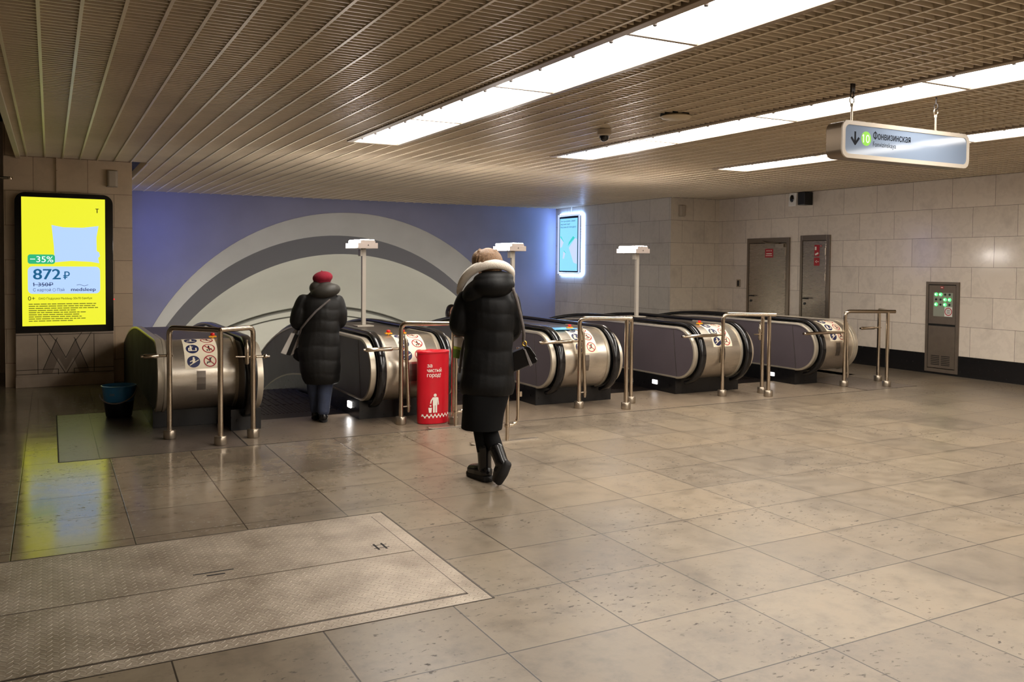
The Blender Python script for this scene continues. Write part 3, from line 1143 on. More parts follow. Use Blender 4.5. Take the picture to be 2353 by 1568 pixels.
s.poly([fm(0.36, SH * 0.47, .004), fm(0.40, SH * 0.545, .004), fm(0.58, SH * 0.66, .004), fm(0.66, SH * 0.625, .004), fm(0.46, SH * 0.53, .004)])
s.poly([fm(0.17, SH * 0.385, .004), fm(0.20, SH * 0.39, .004), fm(0.27, SH * 0.345, .004), fm(0.26, SH * 0.335, .004)])
s.cur = 2
s.poly([fm(0.02, SH * 0.64, .003), fm(0.17, SH * 0.55, .003), fm(0.10, SH * 0.46, .003), fm(0.02, SH * 0.44, .003)])
s.poly([fm(0.40, SH * 0.44, .003), fm(0.66, SH * 0.62, .003), fm(SW - 0.01, SH * 0.60, .003), fm(SW - 0.01, SH * 0.13, .003), fm(0.6, SH * 0.16, .003)])
s.poly([fm(0.13, SH * 0.235, .003), fm(0.165, SH * 0.375, .003), fm(0.25, SH * 0.335, .003), fm(0.19, SH * 0.235, .003)])
s.cur = 3
for k, (tx, wd) in enumerate((('Хочешь купить самый', 0.62), ('вкусный сыр?', 0.40), ('Расскажи об этом другу!', 0.66))):
    put_text(s, tx, fm, 0.04, SH * (0.935 - 0.057 * k), 0.038, 0.004, width=wd, bold=0.004)
s.build('screen', ['mblue', 'mgreen', 'mlilac', 'mdark'], t)
t2 = thing('cable_conduit', (DX - 0.02, 16.9, 2.75), 'pale cable running from the ceiling to blue display', 'cable')
s = MB()
s.tube([(DX - 0.03, 16.88, DZ1 - 0.03), (DX - 0.03, 16.88, 2.83), (DX - 0.03, 16.86, CEIL)], 0.014, 8)
s.build('cable', 'white', t2, smooth=50)

# unseen second display added on the niche wall to wash the back wall blue
t = thing('wall_display', (1.05, 16.6, 1.4), 'unseen display added on the niche wall for blue light', 'display')
s = MB()
s.box(1.05, 16.1, 1.4, 1.13, 17.0, 2.74)
s.build('housing', 'screenblack', t)
s = MB()
s.box(1.131, 16.14, 1.44, 1.136, 16.96, 2.70)
M['mblue2'] = emis('added_niche_display_blue', (130, 150, 255), 3.0)  # blue glow of the added, unseen display
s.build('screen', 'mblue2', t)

# ================================================================ advertising screen with its plinth
PY_ = 12.40
t = thing('advertising_screen', (0.17, PY_, 0.69), 'tall black display with a yellow pillow advert before the pillar', 'display')
s = MB()
s.prism(rrect(-0.384, 0.69, 0.727, 2.452, 0.12, 8, (0, 0, 1, 1)), 'Y', PY_, PY_ + 0.15)
s.build('housing', 'screenblack', t, bevel=0.004)


def px(zx, zy, l=0.0):
    return (-0.31 + (zx - 140) * 0.0011035, PY_ - 0.002 - l, 0.775 + (1430 - zy) * 0.001213)


def fp(u, v, l):
    return px(u, -v, l)


def ppoly(mb, pts, l):
    mb.poly([px(x, y, l) for x, y in pts])


def prr(mb, x0, y0, x1, y1, r, l):
    mb.poly([px(x, y, l) for x, y in rrect(x0, y0, x1, y1, r, 6)])


s = MB()
ppoly(s, [(140, 96), (995, 96), (995, 1430), (140, 1430)], 0.001)
scr = s.build('screen', 'yellow', t)
s = MB()
ppoly(s, [(440, 380), (560, 402), (760, 402), (925, 380), (902, 500), (904, 645), (930, 660), (938, 700), (918, 720), (930, 775), (840, 760), (640, 752), (470, 768), (462, 600)], 0.003)
s.build('pillow_picture', 'sblue', scr)
s = MB()
prr(s, 198, 688, 472, 786, 26, 0.004)
s.cur = 1
put_text(s, '−35%', fp, 222, -768, 62, 0.006, width=232, bold=0.006)
s.build('discount_badge', ['sgreen', 'swhite'], scr)
s = MB()
prr(s, 198, 812, 938, 1096, 46, 0.004)
s.cur = 1
put_text(s, '872', fp, 254, -946, 108, 0.006, width=272, bold=0.02)
put_text(s, '₽', fp, 556, -946, 78, 0.006, width=64, bold=0.02)
s.cur = 2
put_text(s, '1 350₽', fp, 254, -1018, 38, 0.006, width=196, bold=0.008)
bar2(s, fp, 250, -1001, 452, -1001, 5, 0.0065)
bar2(s, fp, 259, -981, 248, -990, 5, 0.0065)
put_text(s, 'С картой', fp, 250, -1070, 30, 0.006, width=178)
ring2(s, fp, 461, -1056, 13, 16, 0.006)
put_text(s, 'Пэй', fp, 492, -1070, 30, 0.006, width=72)
put_text(s, 'medsleep', fp, 634, -1070, 36, 0.006, width=256, bold=0.016)
for k in range(10):
    a, b = k / 10, (k + 1) / 10
    bar2(s, fp, 692 + a * 120, -1008 + 7 * math.sin(a * 7), 692 + b * 120, -1008 + 7 * math.sin(b * 7), 4, 0.006)
s.build('price_card', ['sblue', 'sink', 'sdark'], scr)
s = MB()
put_text(s, 'Т', fp, 894, -242, 44, 0.004, width=34, bold=0.03)
s.build('heading_letter', 'sblack', scr)
s = MB()
put_text(s, '0+', fp, 198, -1164, 42, 0.004, width=70)
s.build('age_mark', 'sblack', scr)
s = MB()
put_text(s, 'DAO Подушка Medsleep 50х70 бамбук', fp, 306, -1156, 22, 0.004, width=548, bold=0.008)
s.build('product_line', 'sblack', scr)
s = MB()
rnd = random.Random(3)
for k, x1 in enumerate((912, 884, 918, 680, 784, 716, 742, 782, 650)):
    x = 204
    yv = 1203 + k * 22
    while x < x1 - 12:
        wv = min(rnd.randint(26, 86), x1 - x)
        bar2(s, fp, x, -yv, x + wv, -yv, 9, 0.004)
        x += wv + 8
s.build('small_print', 'solive', scr)
s = MB()
s.tube([(0.728, PY_ + 0.03, 1.10), (0.742, PY_ + 0.03, 1.10)], 0.008, 8)
s.build('status_light', 'redled', t)

t = thing('stone_plinth', (0.17, PY_, 0), 'stone plinth with an engraved letter M under the screen', 'plinth')
s = MB()
s.box(-0.385, PY_ + 0.02, 0.13, 0.727, 12.56, 0.69)
s.build('plinth_block', 'concrete', t, bevel=0.004)
s = MB()
s.box(-0.39, PY_ - 0.01, 0, 0.73, 12.56, 0.135)
s.build('foot_course', 'concrete', t, bevel=0.006)
fq = lambda u, v, l: (-0.385 + u, PY_ + 0.0195 - l, v)
s = MB()
s.poly([fq(0.28, 0.17, 0), fq(0.44, 0.60, 0), fq(0.555, 0.34, 0), fq(0.555, 0.20, 0), fq(0.47, 0.36, 0), fq(0.40, 0.17, 0)])
s.poly([fq(0.83, 0.17, 0), fq(0.67, 0.60, 0), fq(0.555, 0.34, 0), fq(0.555, 0.20, 0), fq(0.64, 0.36, 0), fq(0.71, 0.17, 0)])
s.cur = 1
for (a, b, c, d) in ((0.26, 0.68, 0.55, 0.16), (0.85, 0.68, 0.56, 0.16), (0.30, 0.22, 0.46, 0.62), (0.81, 0.22, 0.65, 0.62), (0.44, 0.60, 0.555, 0.36), (0.67, 0.60, 0.555, 0.36),
                     (0.37, 0.68, 0.44, 0.58), (0.74, 0.68, 0.67, 0.58), (0.24, 0.17, 0.24, 0.66), (0.88, 0.17, 0.88, 0.66), (0.0, 0.22, 0.47, 0.22), (0.65, 0.22, 1.11, 0.22), (0.0, 0.66, 1.11, 0.66),
                     (0.47, 0.15, 0.47, 0.22), (0.65, 0.15, 0.65, 0.22), (0.0, 0.165, 1.11, 0.165)):
    bar2(s, fq, a, b, c, d, 0.007, 0.0006)
s.build('letter_inlay', ['plinthdark', 'line'], t)
t = thing('cable_conduit', (0.09, 12.55, 2.45), 'thin cable duct down the pillar to the yellow screen', 'cable')
s = MB()
s.box(0.078, 12.53, 2.44, 0.094, 12.56, CEIL)
s.build('duct', 'wall_p', t)
t = thing('wall_pipe', (-0.6, 12.5, 2.62), 'short horizontal pipe end at the far left beside pillar', 'pipe')
s = MB()
s.tube([(-0.9, 12.45, 2.62), (-0.44, 12.45, 2.62)], 0.018, 10)
s.build('pipe', 'satin', t, smooth=50)
s = MB()
s.lathe([(0.028, 0), (0.03, 0.01), (0.028, 0.03)], (-0.43, 12.45, 2.605), 12)
s.build('pipe_cap', 'chrome', t, smooth=50)

# ================================================================ escalators
YE = 8.5
YB = 21.0


def drop(y):
    if y <= 10.3:
        return 0.0
    if y <= 14.1:
        return 7.6 - math.sqrt(7.6 * 7.6 - (y - 10.3) ** 2)
    return 1.018 + 0.577 * (y - 14.1)


YS = [YE + (10.3 - YE) * i / 3 for i in range(4)] + [10.3 + 3.8 * i / 12 for i in range(1, 13)] + [16, 18.5, YB]


def end_arc(ry, rz, zc, t0=90, t1=-90, n=28, dy=0.0):
    return [(YE + dy - ry * math.cos(math.radians(t0 + (t1 - t0) * i / n)), zc + rz * math.sin(math.radians(t0 + (t1 - t0) * i / n))) for i in range(n + 1)]


def side_outline(ztop, zbot, ry, dy=0.0):
    """closed outline of a balustrade side: flat top, rounded newel, flat bottom"""
    zc, rz = (ztop + zbot) / 2, (ztop - zbot) / 2
    return [(y, ztop - drop(y)) for y in reversed(YS)][:-1] + end_arc(ry, rz, zc, dy=dy) + [(y, zbot - drop(y)) for y in YS][1:]


def sweep(mb, path, sect):
    """sect: (x, out) pairs; out is measured along the path's outward normal"""
    P = [Vector((0, p[0], p[1])) for p in path]
    rings = []
    for i, p in enumerate(P):
        t = (P[min(i + 1, len(P) - 1)] - P[max(i - 1, 0)]).normalized()
        nrm = Vector((0, t.z, -t.y))
        rings.append([(x, p.y + nrm.y * o, p.z + nrm.z * o) for x, o in sect])
    mb.loft(rings)


def disc2(mb, fn, u, v, r, layer, n=24, ry=None):
    ry = ry or r
    rings = []
    for q in (0.5, 1.0):
        rings.append([fn(u + r * q * math.cos(2 * math.pi * k / n), v + ry * q * math.sin(2 * math.pi * k / n), layer) for k in range(n)])
    c = fn(u, v, layer)
    mb.add([c] + rings[0] + rings[1], [(0, 1 + k, 1 + (k + 1) % n) for k in range(n)] + [(1 + k, 1 + n + k, 1 + n + (k + 1) % n, 1 + (k + 1) % n) for k in range(n)])


def bar2(mb, fn, u0, v0, u1, v1, w, layer, n=5):
    d = Vector((u1 - u0, v1 - v0))
    nr = Vector((-d.y, d.x)).normalized() * (w / 2)
    a = [fn(u0 + d.x * i / n + nr.x, v0 + d.y * i / n + nr.y, layer) for i in range(n + 1)]
    b = [fn(u0 + d.x * i / n - nr.x, v0 + d.y * i / n - nr.y, layer) for i in range(n + 1)]
    mb.add(a + b, [(i, i + 1, n + 2 + i, n + 1 + i) for i in range(n)])


def pictogram(parent, fn, u, v, kind, s=1.0):
    """one round sign of the safety sticker"""
    m = MB()
    r = 0.058
    if kind < 3:
        disc2(m, fn, u, v, r, 0.0025)
        m.cur = 1
        L = 0.0042
        if kind == 0:
            disc2(m, fn, u + 0.004, v + 0.026, 0.009, L, 12)
            bar2(m, fn, u + 0.002, v + 0.018, u, v - 0.016, 0.018, L)
            bar2(m, fn, u, v + 0.01, u - 0.03, v + 0.004, 0.007, L)
            bar2(m, fn, u - 0.04, v - 0.03, u + 0.04, v - 0.022, 0.008, L)
        elif kind == 1:
            disc2(m, fn, u - 0.014, v + 0.034, 0.008, L, 12)
            bar2(m, fn, u - 0.015, v + 0.026, u - 0.012, v - 0.024, 0.016, L)
            bar2(m, fn, u - 0.03, v + 0.012, u - 0.032, v - 0.026, 0.012, L)
            bar2(m, fn, u - 0.014, v + 0.018, u + 0.006, v + 0.022, 0.008, L)
            bar2(m, fn, u - 0.034, v - 0.026, u + 0.034, v - 0.026, 0.008, L)
            bar2(m, fn, u + 0.032, v - 0.026, u + 0.032, v + 0.008, 0.012, L)
        else:
            disc2(m, fn, u + 0.002, v + 0.034, 0.009, L, 12)
            bar2(m, fn, u + 0.004, v + 0.026, u, v - 0.014, 0.022, L)
            bar2(m, fn, u - 0.002, v + 0.012, u - 0.032, v - 0.002, 0.008, L)
            bar2(m, fn, u - 0.036, v - 0.036, u + 0.046, v + 0.014, 0.008, L)
        m.build('pictogram', ['navy', 'sticker'], parent, label='blue round pictogram')
    else:
        ring2(m, fn, u, v, r * 0.83, r, 0.0025)
        bar2(m, fn, u - 0.038, v + 0.036, u + 0.038, v - 0.036, 0.008, 0.004)
        m.cur = 1
        L = 0.0035
        disc2(m, fn, u + 0.002, v + 0.026, 0.008, L, 12)
        bar2(m, fn, u, v + 0.018, u + 0.004, v - 0.012, 0.016, L)
        if kind == 3:
            bar2(m, fn, u - 0.03, v + 0.010, u + 0.02, v + 0.004, 0.008, L)
            bar2(m, fn, u + 0.004, v - 0.01, u + 0.03, v - 0.02, 0.009, L)
        elif kind == 4:
            bar2(m, fn, u, v - 0.008, u + 0.028, v - 0.010, 0.010, L)
            bar2(m, fn, u - 0.014, v - 0.016, u - 0.014, v - 0.034, 0.012, L)
            bar2(m, fn, u + 0.004, v - 0.016, u + 0.004, v - 0.034, 0.010, L)
        else:
            bar2(m, fn, u, v + 0.012, u + 0.018, v + 0.036, 0.007, L)
            bar2(m, fn, u + 0.002, v - 0.012, u - 0.026, v - 0.012, 0.010, L)
            bar2(m, fn, u - 0.02, v - 0.014, u - 0.03, v - 0.03, 0.007, L)
        m.build('pictogram', ['signred', 'ink'], parent, label='red ringed prohibition pictogram')


def balustrade(x0, x1, left, right, bases, label, buttons=(), light=None, sticker=True, yd=0.0):
    t = thing('escalator_balustrade', ((x0 + x1) / 2, YE, 0), label, 'escalator', 'escalator balustrades')
    panel = side_outline(0.815, 0.215, 0.335)
    rimp = side_outline(0.832, 0.20, 0.348)
    hrp = [(y, 0.88 - drop(y)) for y in reversed(YS)][:-1] + end_arc(0.385, 0.37, 0.51, 90, -78)
    lip = rimp
    xa, xb = x0, x1
    for side, on in ((0, left), (1, right)):
        sgn = 1 if side == 0 else -1
        e = x0 if side == 0 else x1
        X = lambda d: e + sgn * d
        p = MB()
        # cover plate or laminate panels with the seam at the newel
        if on:
            zc, rz = 0.515, 0.30
            p.prism([(YE + 0.06, 0.815)] + end_arc(0.335, rz, zc, 90, -86.5), 'X', X(0.006), X(0.07))
            p.build('end_panel', 'laminate', t, smooth=30)
            p = MB()
            p.prism([(y, 0.815 - drop(y)) for y in reversed(YS)][:-1] + [(YE + 0.065, 0.815), (YE - 0.014, 0.215)] + [(y, 0.215 - drop(y)) for y in YS][1:], 'X', X(0.006), X(0.07))
            p.build('side_panel', 'laminate', t)
            p = MB()
            p.prism([(YE + 0.059, 0.81), (YE + 0.066, 0.81), (YE - 0.013, 0.22), (YE - 0.020, 0.22)], 'X', X(0.004), X(0.02))
            p.build('panel_joint', 'deck', t)
            p = MB()
            sweep(p, rimp, [(X(0.0), 0.0), (X(0.004), 0.006), (X(0.056), 0.006), (X(0.06), 0.0), (X(0.06), -0.02), (X(0.0), -0.02)])
            p.build('newel_rim', 'rim', t, smooth=50)
            p = MB()
            p.prism(side_outline(0.845, 0.19, 0.345), 'X', X(0.06), X(0.17))
            p.build('newel_core', 'black', t, smooth=40)
            p = MB()
            sec = [(0.066, -0.012), (0.066, 0.008), (0.078, 0.02), (0.142, 0.02), (0.154, 0.008), (0.154, -0.012), (0.142, -0.022), (0.078, -0.022)]
            sweep(p, hrp, [(X(a), b) for a, b in sec])
            p.build('handrail', 'rubber', t, smooth=60)
        else:
            p.prism(side_outline(0.845, 0.19, 0.33, yd), 'X', X(0.004), X(0.06))
            p.build('side_cover', 'sidesteel', t, smooth=40)
            p = MB()
            sweep(p, side_outline(0.862, 0.185, 0.338, yd)[:-(len(YS) - 1)], [(X(0.0), 0.0), (X(0.004), 0.006), (X(0.056), 0.006), (X(0.06), 0.0), (X(0.06), -0.02), (X(0.0), -0.02)])
            p.build('newel_rim', 'rim', t, smooth=50)
    da = x0 + (0.168 if left else 0.06)
    db = x1 - (0.168 if right else 0.06)
    p = MB()
    p.prism(end_arc(0.33, 0.335, 0.52, 90, -90, 36, yd), 'X', da, db)
    p.build('drum', 'steel', t, smooth=40)
    for a, b in ((da, da + 0.024), (db - 0.03, db)):
        p = MB()
        sweep(p, [(YE + yd + 0.6, 0.862), (YE + yd + 0.3, 0.862)] + end_arc(0.337, 0.342, 0.52, 90, -80, 28, yd), [(a, 0), (a, 0.006), (b, 0.006), (b, 0), (b, -0.02), (a, -0.02)])
        p.build('drum_flange', 'rim', t, smooth=50)
    p = MB()
    yk = [max(YE + yd, y) for y in YS]
    p.prism([(y, 0.855 - drop(y)) for y in reversed(yk)] + [(y, 0.80 - drop(y)) for y in yk], 'X', da, db)
    p.build('deck', 'deck', t)
    for (a, b, yf) in bases:
        p = MB()
        ys = [yf] + [y for y in YS if y > yf]
        p.prism([(y, 0.20 - drop(y)) for y in reversed(ys)] + [(yf, 0.0)] + [(y, min(0.0, -drop(y)) - (0.0 if y < 10.0 else 0.35)) for y in ys[1:]], 'X', a, b)
        p.build('base', 'base', t)
    if sticker:
        c = (da + db) / 2
        hw = 0.15
        fd = lambda u, v, l: (c + u, YE + yd - (0.33 + l) * math.cos(math.pi / 2 - v / 0.333), 0.52 + (0.335 + l) * math.sin(math.pi / 2 - v / 0.333))
        fd2 = lambda u, v, l: fd(u, -v, l)
        p = MB()
        nn = 20
        vs_ = [fd(x, 0.02 + 0.42 * i / nn, 0.0018) for i in range(nn + 1) for x in (-hw, hw)]
        p.add(vs_, [(2 * i, 2 * i + 1, 2 * i + 3, 2 * i + 2) for i in range(nn)])
        st = p.build('safety_sticker', 'sticker', t, smooth=60, label='cream sticker of six round pictograms')
        for r in range(3):
            pictogram(st, fd2, -0.073, -(0.085 + 0.142 * r), r)
            pictogram(st, fd2, 0.073, -(0.085 + 0.142 * r), 3 + r)
        p = MB()
        p.add([fd(x, v, 0.0015) for v in (0.46, 0.52, 0.58, 0.64) for x in (-0.05, 0.03)], [(2 * i, 2 * i + 1, 2 * i + 3, 2 * i + 2) for i in range(3)])
        p.build('lock_patch', 'deck', t)
    for bx in buttons:
        p = MB()
        y, z = YE + yd - 0.02, 0.856
        p.box(bx - 0.035, y - 0.02, z + 0.012, bx + 0.035, y + 0.02, z + 0.026)
        p.lathe([(0.01, 0), (0.01, 0.014)], (bx, y, z), 10)
        bt = p.build('stop_button', 'btnyellow', t)
        p = MB()
        p.lathe([(0.012, 0.026), (0.020, 0.032), (0.022, 0.045), (0.014, 0.054), (0.002, 0.056)], (bx, y, z), 14)
        p.build('button_cap', 'btnred', bt, smooth=60)
    if light:
        yl, zl, w_, h_, mname = light
        p = MB()
        p.prism(rrect(yl - w_, zl - h_, yl + w_, zl + h_, 0.008, 3), 'X', x0 - 0.006, x0 + 0.004)
        p.build('skirt_light', mname, t)
    return t


balustrade(0.855, 1.745, False, True, [(0.858, 1.52, 8.90), (1.50, 1.778, 8.44)],
           'steel escalator balustrade at the left end, beside blue bucket', buttons=(1.385,), yd=0.28)
balustrade(2.778, 3.72, True, True, [(2.778, 3.80, 8.5)],
           'escalator balustrade behind the red litter bin', buttons=(3.08, 3.235), light=(8.83, 0.108, 0.055, 0.033, 'floorlight_b'))
balustrade(4.849, 5.80, True, True, [(4.849, 5.877, 8.5)],
           'escalator balustrade right of the blonde woman with black handbag', buttons=(5.28,))
balustrade(6.846, 7.80, True, True, [(6.846, 7.873, 8.5)],
           'escalator balustrade with post lamp in front of the alcove wall', buttons=(7.2,), light=(8.91, 0.104, 0.052, 0.027, 'floorlight'))
balustrade(8.88, 9.70, True, False, [(8.88, 9.30, 8.5), (9.30, 9.69, 8.95)],
           'rightmost escalator balustrade, nearest the marble wall', light=(8.92, 0.096, 0.052, 0.026, 'floorlight'))

# moving stairs between them
LANES = [(1.778, 2.778, 'escalator stairs where the woman in red beret steps on'),
         (3.80, 4.849, 'escalator stairs straight beyond the blonde woman'),
         (5.877, 6.846, 'escalator stairs carrying the dark-haired person up'),
         (7.873, 8.88, 'escalator stairs beside the rightmost balustrade')]
for a, b, lab in LANES:
    t = thing('escalator_stairs', ((a + b) / 2, 9.0, -0.1), lab, 'escalator stairs', 'moving stairs')
    p = MB()
    p.box(a + 0.003, 8.9, -0.10, b - 0.003, 9.75, -0.002)
    for i in range(24):
        x = a + 0.03 + i * (b - a - 0.06) / 23
        p.box(x - 0.008, 9.2, -0.002, x + 0.008, 9.72, 0.001)
    p.build('comb_plate', 'steps', t)
    for k in range(22):
        y = 9.76 + k * 0.4
        z = -drop(y + 0.2)
        p = MB()
        p.prism([(y, z - 0.26), (y, z - 0.005), (y + 0.4, z - 0.005), (y + 0.4, z - 0.26)], 'X', a + 0.02, b - 0.02)
        for i in range(12):
            x = a + 0.05 + i * (b - a - 0.1) / 11
            p.box(x - 0.018, y + 0.01, z - 0.005, x + 0.018, y + 0.39, z)
        p.build('step', 'steps', t)

# lamp posts on the decks
for (x, y, lab) in ((3.253, 9.81, 'white lamp post beside the woman in the red beret'),
                    (5.33, 9.98, 'white lamp post partly behind the blonde woman'),
                    (7.449, 10.15, 'white lamp post in front of the alcove wall')):
    t = thing('lamp_post', (x, y, 0.855), lab, 'lamp', 'escalator lamp posts')
    p = MB()
    p.box(x - 0.10, y - 0.09, 0.855, x + 0.10, y + 0.09, 0.868)
    p.build('foot_plate', 'white_post', t, bevel=0.003)
    p = MB()
    p.box(x - 0.024, y - 0.024, 0.868, x + 0.024, y + 0.024, 1.77)
    p.build('post', 'white_post', t, bevel=0.006)
    p = MB()
    p.box(x - 0.05, y - 0.03, 1.68, x - 0.024, y + 0.05, 1.76)
    p.build('bracket', 'white_post', t, bevel=0.004)
    xa, xb, ya, yb = x - 0.105, x + 0.135, y - 0.12, y + 0.37
    p = MB()
    p.box(xa, ya, 1.775, xb, ya + 0.012, 1.835)
    p.prism(rrect(xa + 0.03, 1.80, xb - 0.03, 1.868, 0.02, 4), 'Y', ya + 0.002, ya + 0.012)
    p.box(xa, yb - 0.012, 1.775, xb, yb, 1.835)
    p.box(xa, ya, 1.770, xb, yb, 1.778)
    body = p.build('lamp_housing', 'postend', t, bevel=0.003)
    p = MB()
    p.box(xa + 0.004, ya + 0.013, 1.780, xb - 0.004, yb - 0.013, 1.830)
    p.prism(rrect(xa + 0.035, 1.828, xb - 0.035, 1.875, 0.02, 4), 'Y', ya + 0.013, yb - 0.013)
    p.build('lamp_glass', 'postlight', t)
    p = MB()
    p.tube([(x + 0.01, ya - 0.002, 1.80), (x + 0.017, ya - 0.002, 1.818), (x + 0.024, ya - 0.002, 1.80)], 0.003, 5)
    p.build('badge', 'ink', t)

# unseen lamps added on the tunnel decks to brighten vault and arch
for (x, y) in ((3.25, 16.4), (5.33, 16.5), (7.45, 16.6), (3.25, 20.1), (5.33, 20.2), (7.45, 20.3)):
    zb = 0.855 - drop(y)
    t = thing('lamp_post', (x, y, zb), 'unseen lamp added lower down the tunnel to brighten the vault', 'lamp', 'added tunnel lamps')
    p = MB()
    p.box(x - 0.024, y - 0.024, zb - 0.05, x + 0.024, y + 0.024, zb + 0.915)
    p.build('post', 'white_post', t)
    p = MB()
    p.box(x - 0.10, y - 0.1, zb + 0.92, x + 0.13, y + 0.78, zb + 1.02)
    p.build('lamp_glass', 'tunnelfill' if y < 18 else 'tunnelfill_low', t)

t = thing('plastic_folder', (5.17, 8.55, 0.86), 'blue translucent film lying on deck by the red stop button', 'folder')
p = MB()
p.prism([(5.03, 8.40), (5.34, 8.40), (5.36, 8.62), (5.05, 8.66)], 'Z', 0.858, 0.866)
p.build('film', 'bluefolder', t)

# ================================================================ guard rails
def bend(a, b, c, r, n=6):
    """points of a rounded corner at b between a and c"""
    a, b, c = Vector(a), Vector(b), Vector(c)
    p, q = b + (a - b).normalized() * r, b + (c - b).normalized() * r
    out = []
    for i in range(n + 1):
        t = i / n
        out.append(p * (1 - t) ** 2 + b * 2 * t * (1 - t) + q * t * t)
    return out


ZR = 1.005


def guard(L, Mp, R, over, arms, folded, bracket, label):
    t = thing('guard_rail', (Mp[0], Mp[1], 0), label, 'guard rail', 'guard rails')
    d = (Vector((Mp[0], Mp[1], 0)) - Vector((L[0], L[1], 0))).normalized()
    e = Vector((Mp[0], Mp[1], ZR)) + d * over
    p = MB()
    p.tube([Vector((L[0], L[1], 0.93))] + bend((L[0], L[1], 0.5), (L[0], L[1], ZR), e, 0.07) + [e], 0.024, 12)
    q = Vector((Mp[0], Mp[1], ZR))
    p.tube([Vector((R[0], R[1], 0.93))] + bend((R[0], R[1], 0.5), (R[0], R[1], ZR), q, 0.06) + [q], 0.023, 12)
    p.build('top_rail', 'chrome', t, smooth=60)
    for k, pt in enumerate((L, Mp, R)):
        p = MB()
        p.tube([(pt[0], pt[1], 0.06), (pt[0], pt[1], 0.935 if k != 1 else ZR - 0.01)], 0.0235, 12)
        p.build('post', 'chrome', t, smooth=60)
        p = MB()
        p.lathe([(0.052, 0), (0.055, 0.006), (0.055, 0.07), (0.05, 0.076), (0.026, 0.078)], (pt[0], pt[1], 0), 16)
        p.build('collar', 'satin', t, smooth=40)
    for (pt, ex, z) in arms:
        s = 1 if ex > pt[0] else -1
        p = MB()
        p.tube([(pt[0] + s * 0.02, pt[1], z), (ex, pt[1], z)], 0.013, 10)
        p.tube([(pt[0] + s * 0.09, pt[1], z), (pt[0] + s * 0.10, pt[1], z), (ex - s * 0.03, pt[1], z), (ex - s * 0.02, pt[1], z)], [0.014, 0.021, 0.021, 0.014], 10)
        p.lathe([(0.032, -0.01), (0.032, 0.01)], (pt[0], pt[1], z), 14)
        p.build('swing_arm', 'chrome', t, smooth=50)
    if folded:
        x, y = L[0] + 0.06, L[1] + 0.02
        p = MB()
        p.tube([(x - 0.012, y, 0.90), (x - 0.01, y, 0.86), (x, y, 0.83), (x + 0.03, y, 0.14), (x + 0.03, y, 0.11)], [0.006, 0.012, 0.02, 0.02, 0.012], 10)
        p.build('folded_bar', 'chrome', t, smooth=50)
        p = MB()
        p.tube([(L[0], L[1], 0.17), (x + 0.05, y, 0.17)], 0.008, 8)
        p.build('clip', 'satin', t, smooth=50)
    if bracket:
        x, y = R[0] - 0.055, R[1] - 0.01
        p = MB()
        p.tube([(x, y, 0.67), (x, y, 0.68), (x, y, 0.83), (x, y, 0.86), (x, y, 0.895)], [0.012, 0.02, 0.02, 0.008, 0.010], 10)
        p.tube([(R[0], R[1], 0.74), (x, y, 0.74), (x - 0.10, y, 0.745)], 0.008, 8)
        p.build('hanging_bracket', 'chrome', t, smooth=50)
    return t


guard((0.943, 8.318), (1.306, 7.847), (1.627, 8.052), 0.0, [((0.943, 8.318), 0.705, 0.752), ((1.627, 8.052), 1.775, 0.737)], False, True,
      'polished guard rail at the leftmost escalator end, beside blue bucket')
guard((3.067, 8.077), (3.548, 7.872), (3.86, 8.11), 0.0, [((3.067, 8.077), 2.68, 0.753)], True, False,
      'polished guard rail around the red litter bin')
guard((5.197, 8.134), (5.640, 7.860), (5.941, 8.185), 0.06, [((5.197, 8.134), 4.68, 0.749)], True, False,
      'polished guard rail just right of the black handbag')
guard((7.285, 8.143), (7.781, 7.871), (7.919, 8.124), 0.08, [((7.285, 8.143), 6.65, 0.751)], False, True,
      'polished guard rail second from the right marble wall')
guard((9.368, 8.097), (9.899, 7.850), (10.279, 8.296), 0.10, [((9.368, 8.097), 8.60, 0.728), ((10.279, 8.296), 9.90, 0.748)], True, False,
      'polished guard rail nearest the grey control cabinet')

# ================================================================ litter bin
BX, BY, BRX, BRY, BH = 3.385, 8.02, 0.168, 0.102, 0.732
t = thing('litter_bin', (BX, BY, 0), 'tall red oval litter bin with white Russian slogan', 'litter bin')
p = MB()
p.lathe([(0.145, 0.0), (0.16, 0.004), (0.165, 0.02), (0.168, 0.70), (0.168, 0.705)], (BX, BY, 0), 48, 1.0, BRY / BRX)
p.build('bin_body', 'binred', t, smooth=50)
p = MB()
p.lathe([(0.166, 0.703), (0.173, 0.706), (0.173, 0.722), (0.166, 0.730), (0.05, 0.733)], (BX, BY, 0), 48, 1.0, BRY / BRX)
p.ell((BX - 0.03, BY, 0.732), 0.05, 0.04, 0.012, 16, 8)
p.build('bin_lid', 'binred', t, smooth=60)


def fb(u, v, l):
    k = max(-0.999, min(0.999, u / 0.168))
    return (BX + u, BY - (BRY + 0.002 + l) * math.sqrt(1 - k * k) - 0.0015, v)


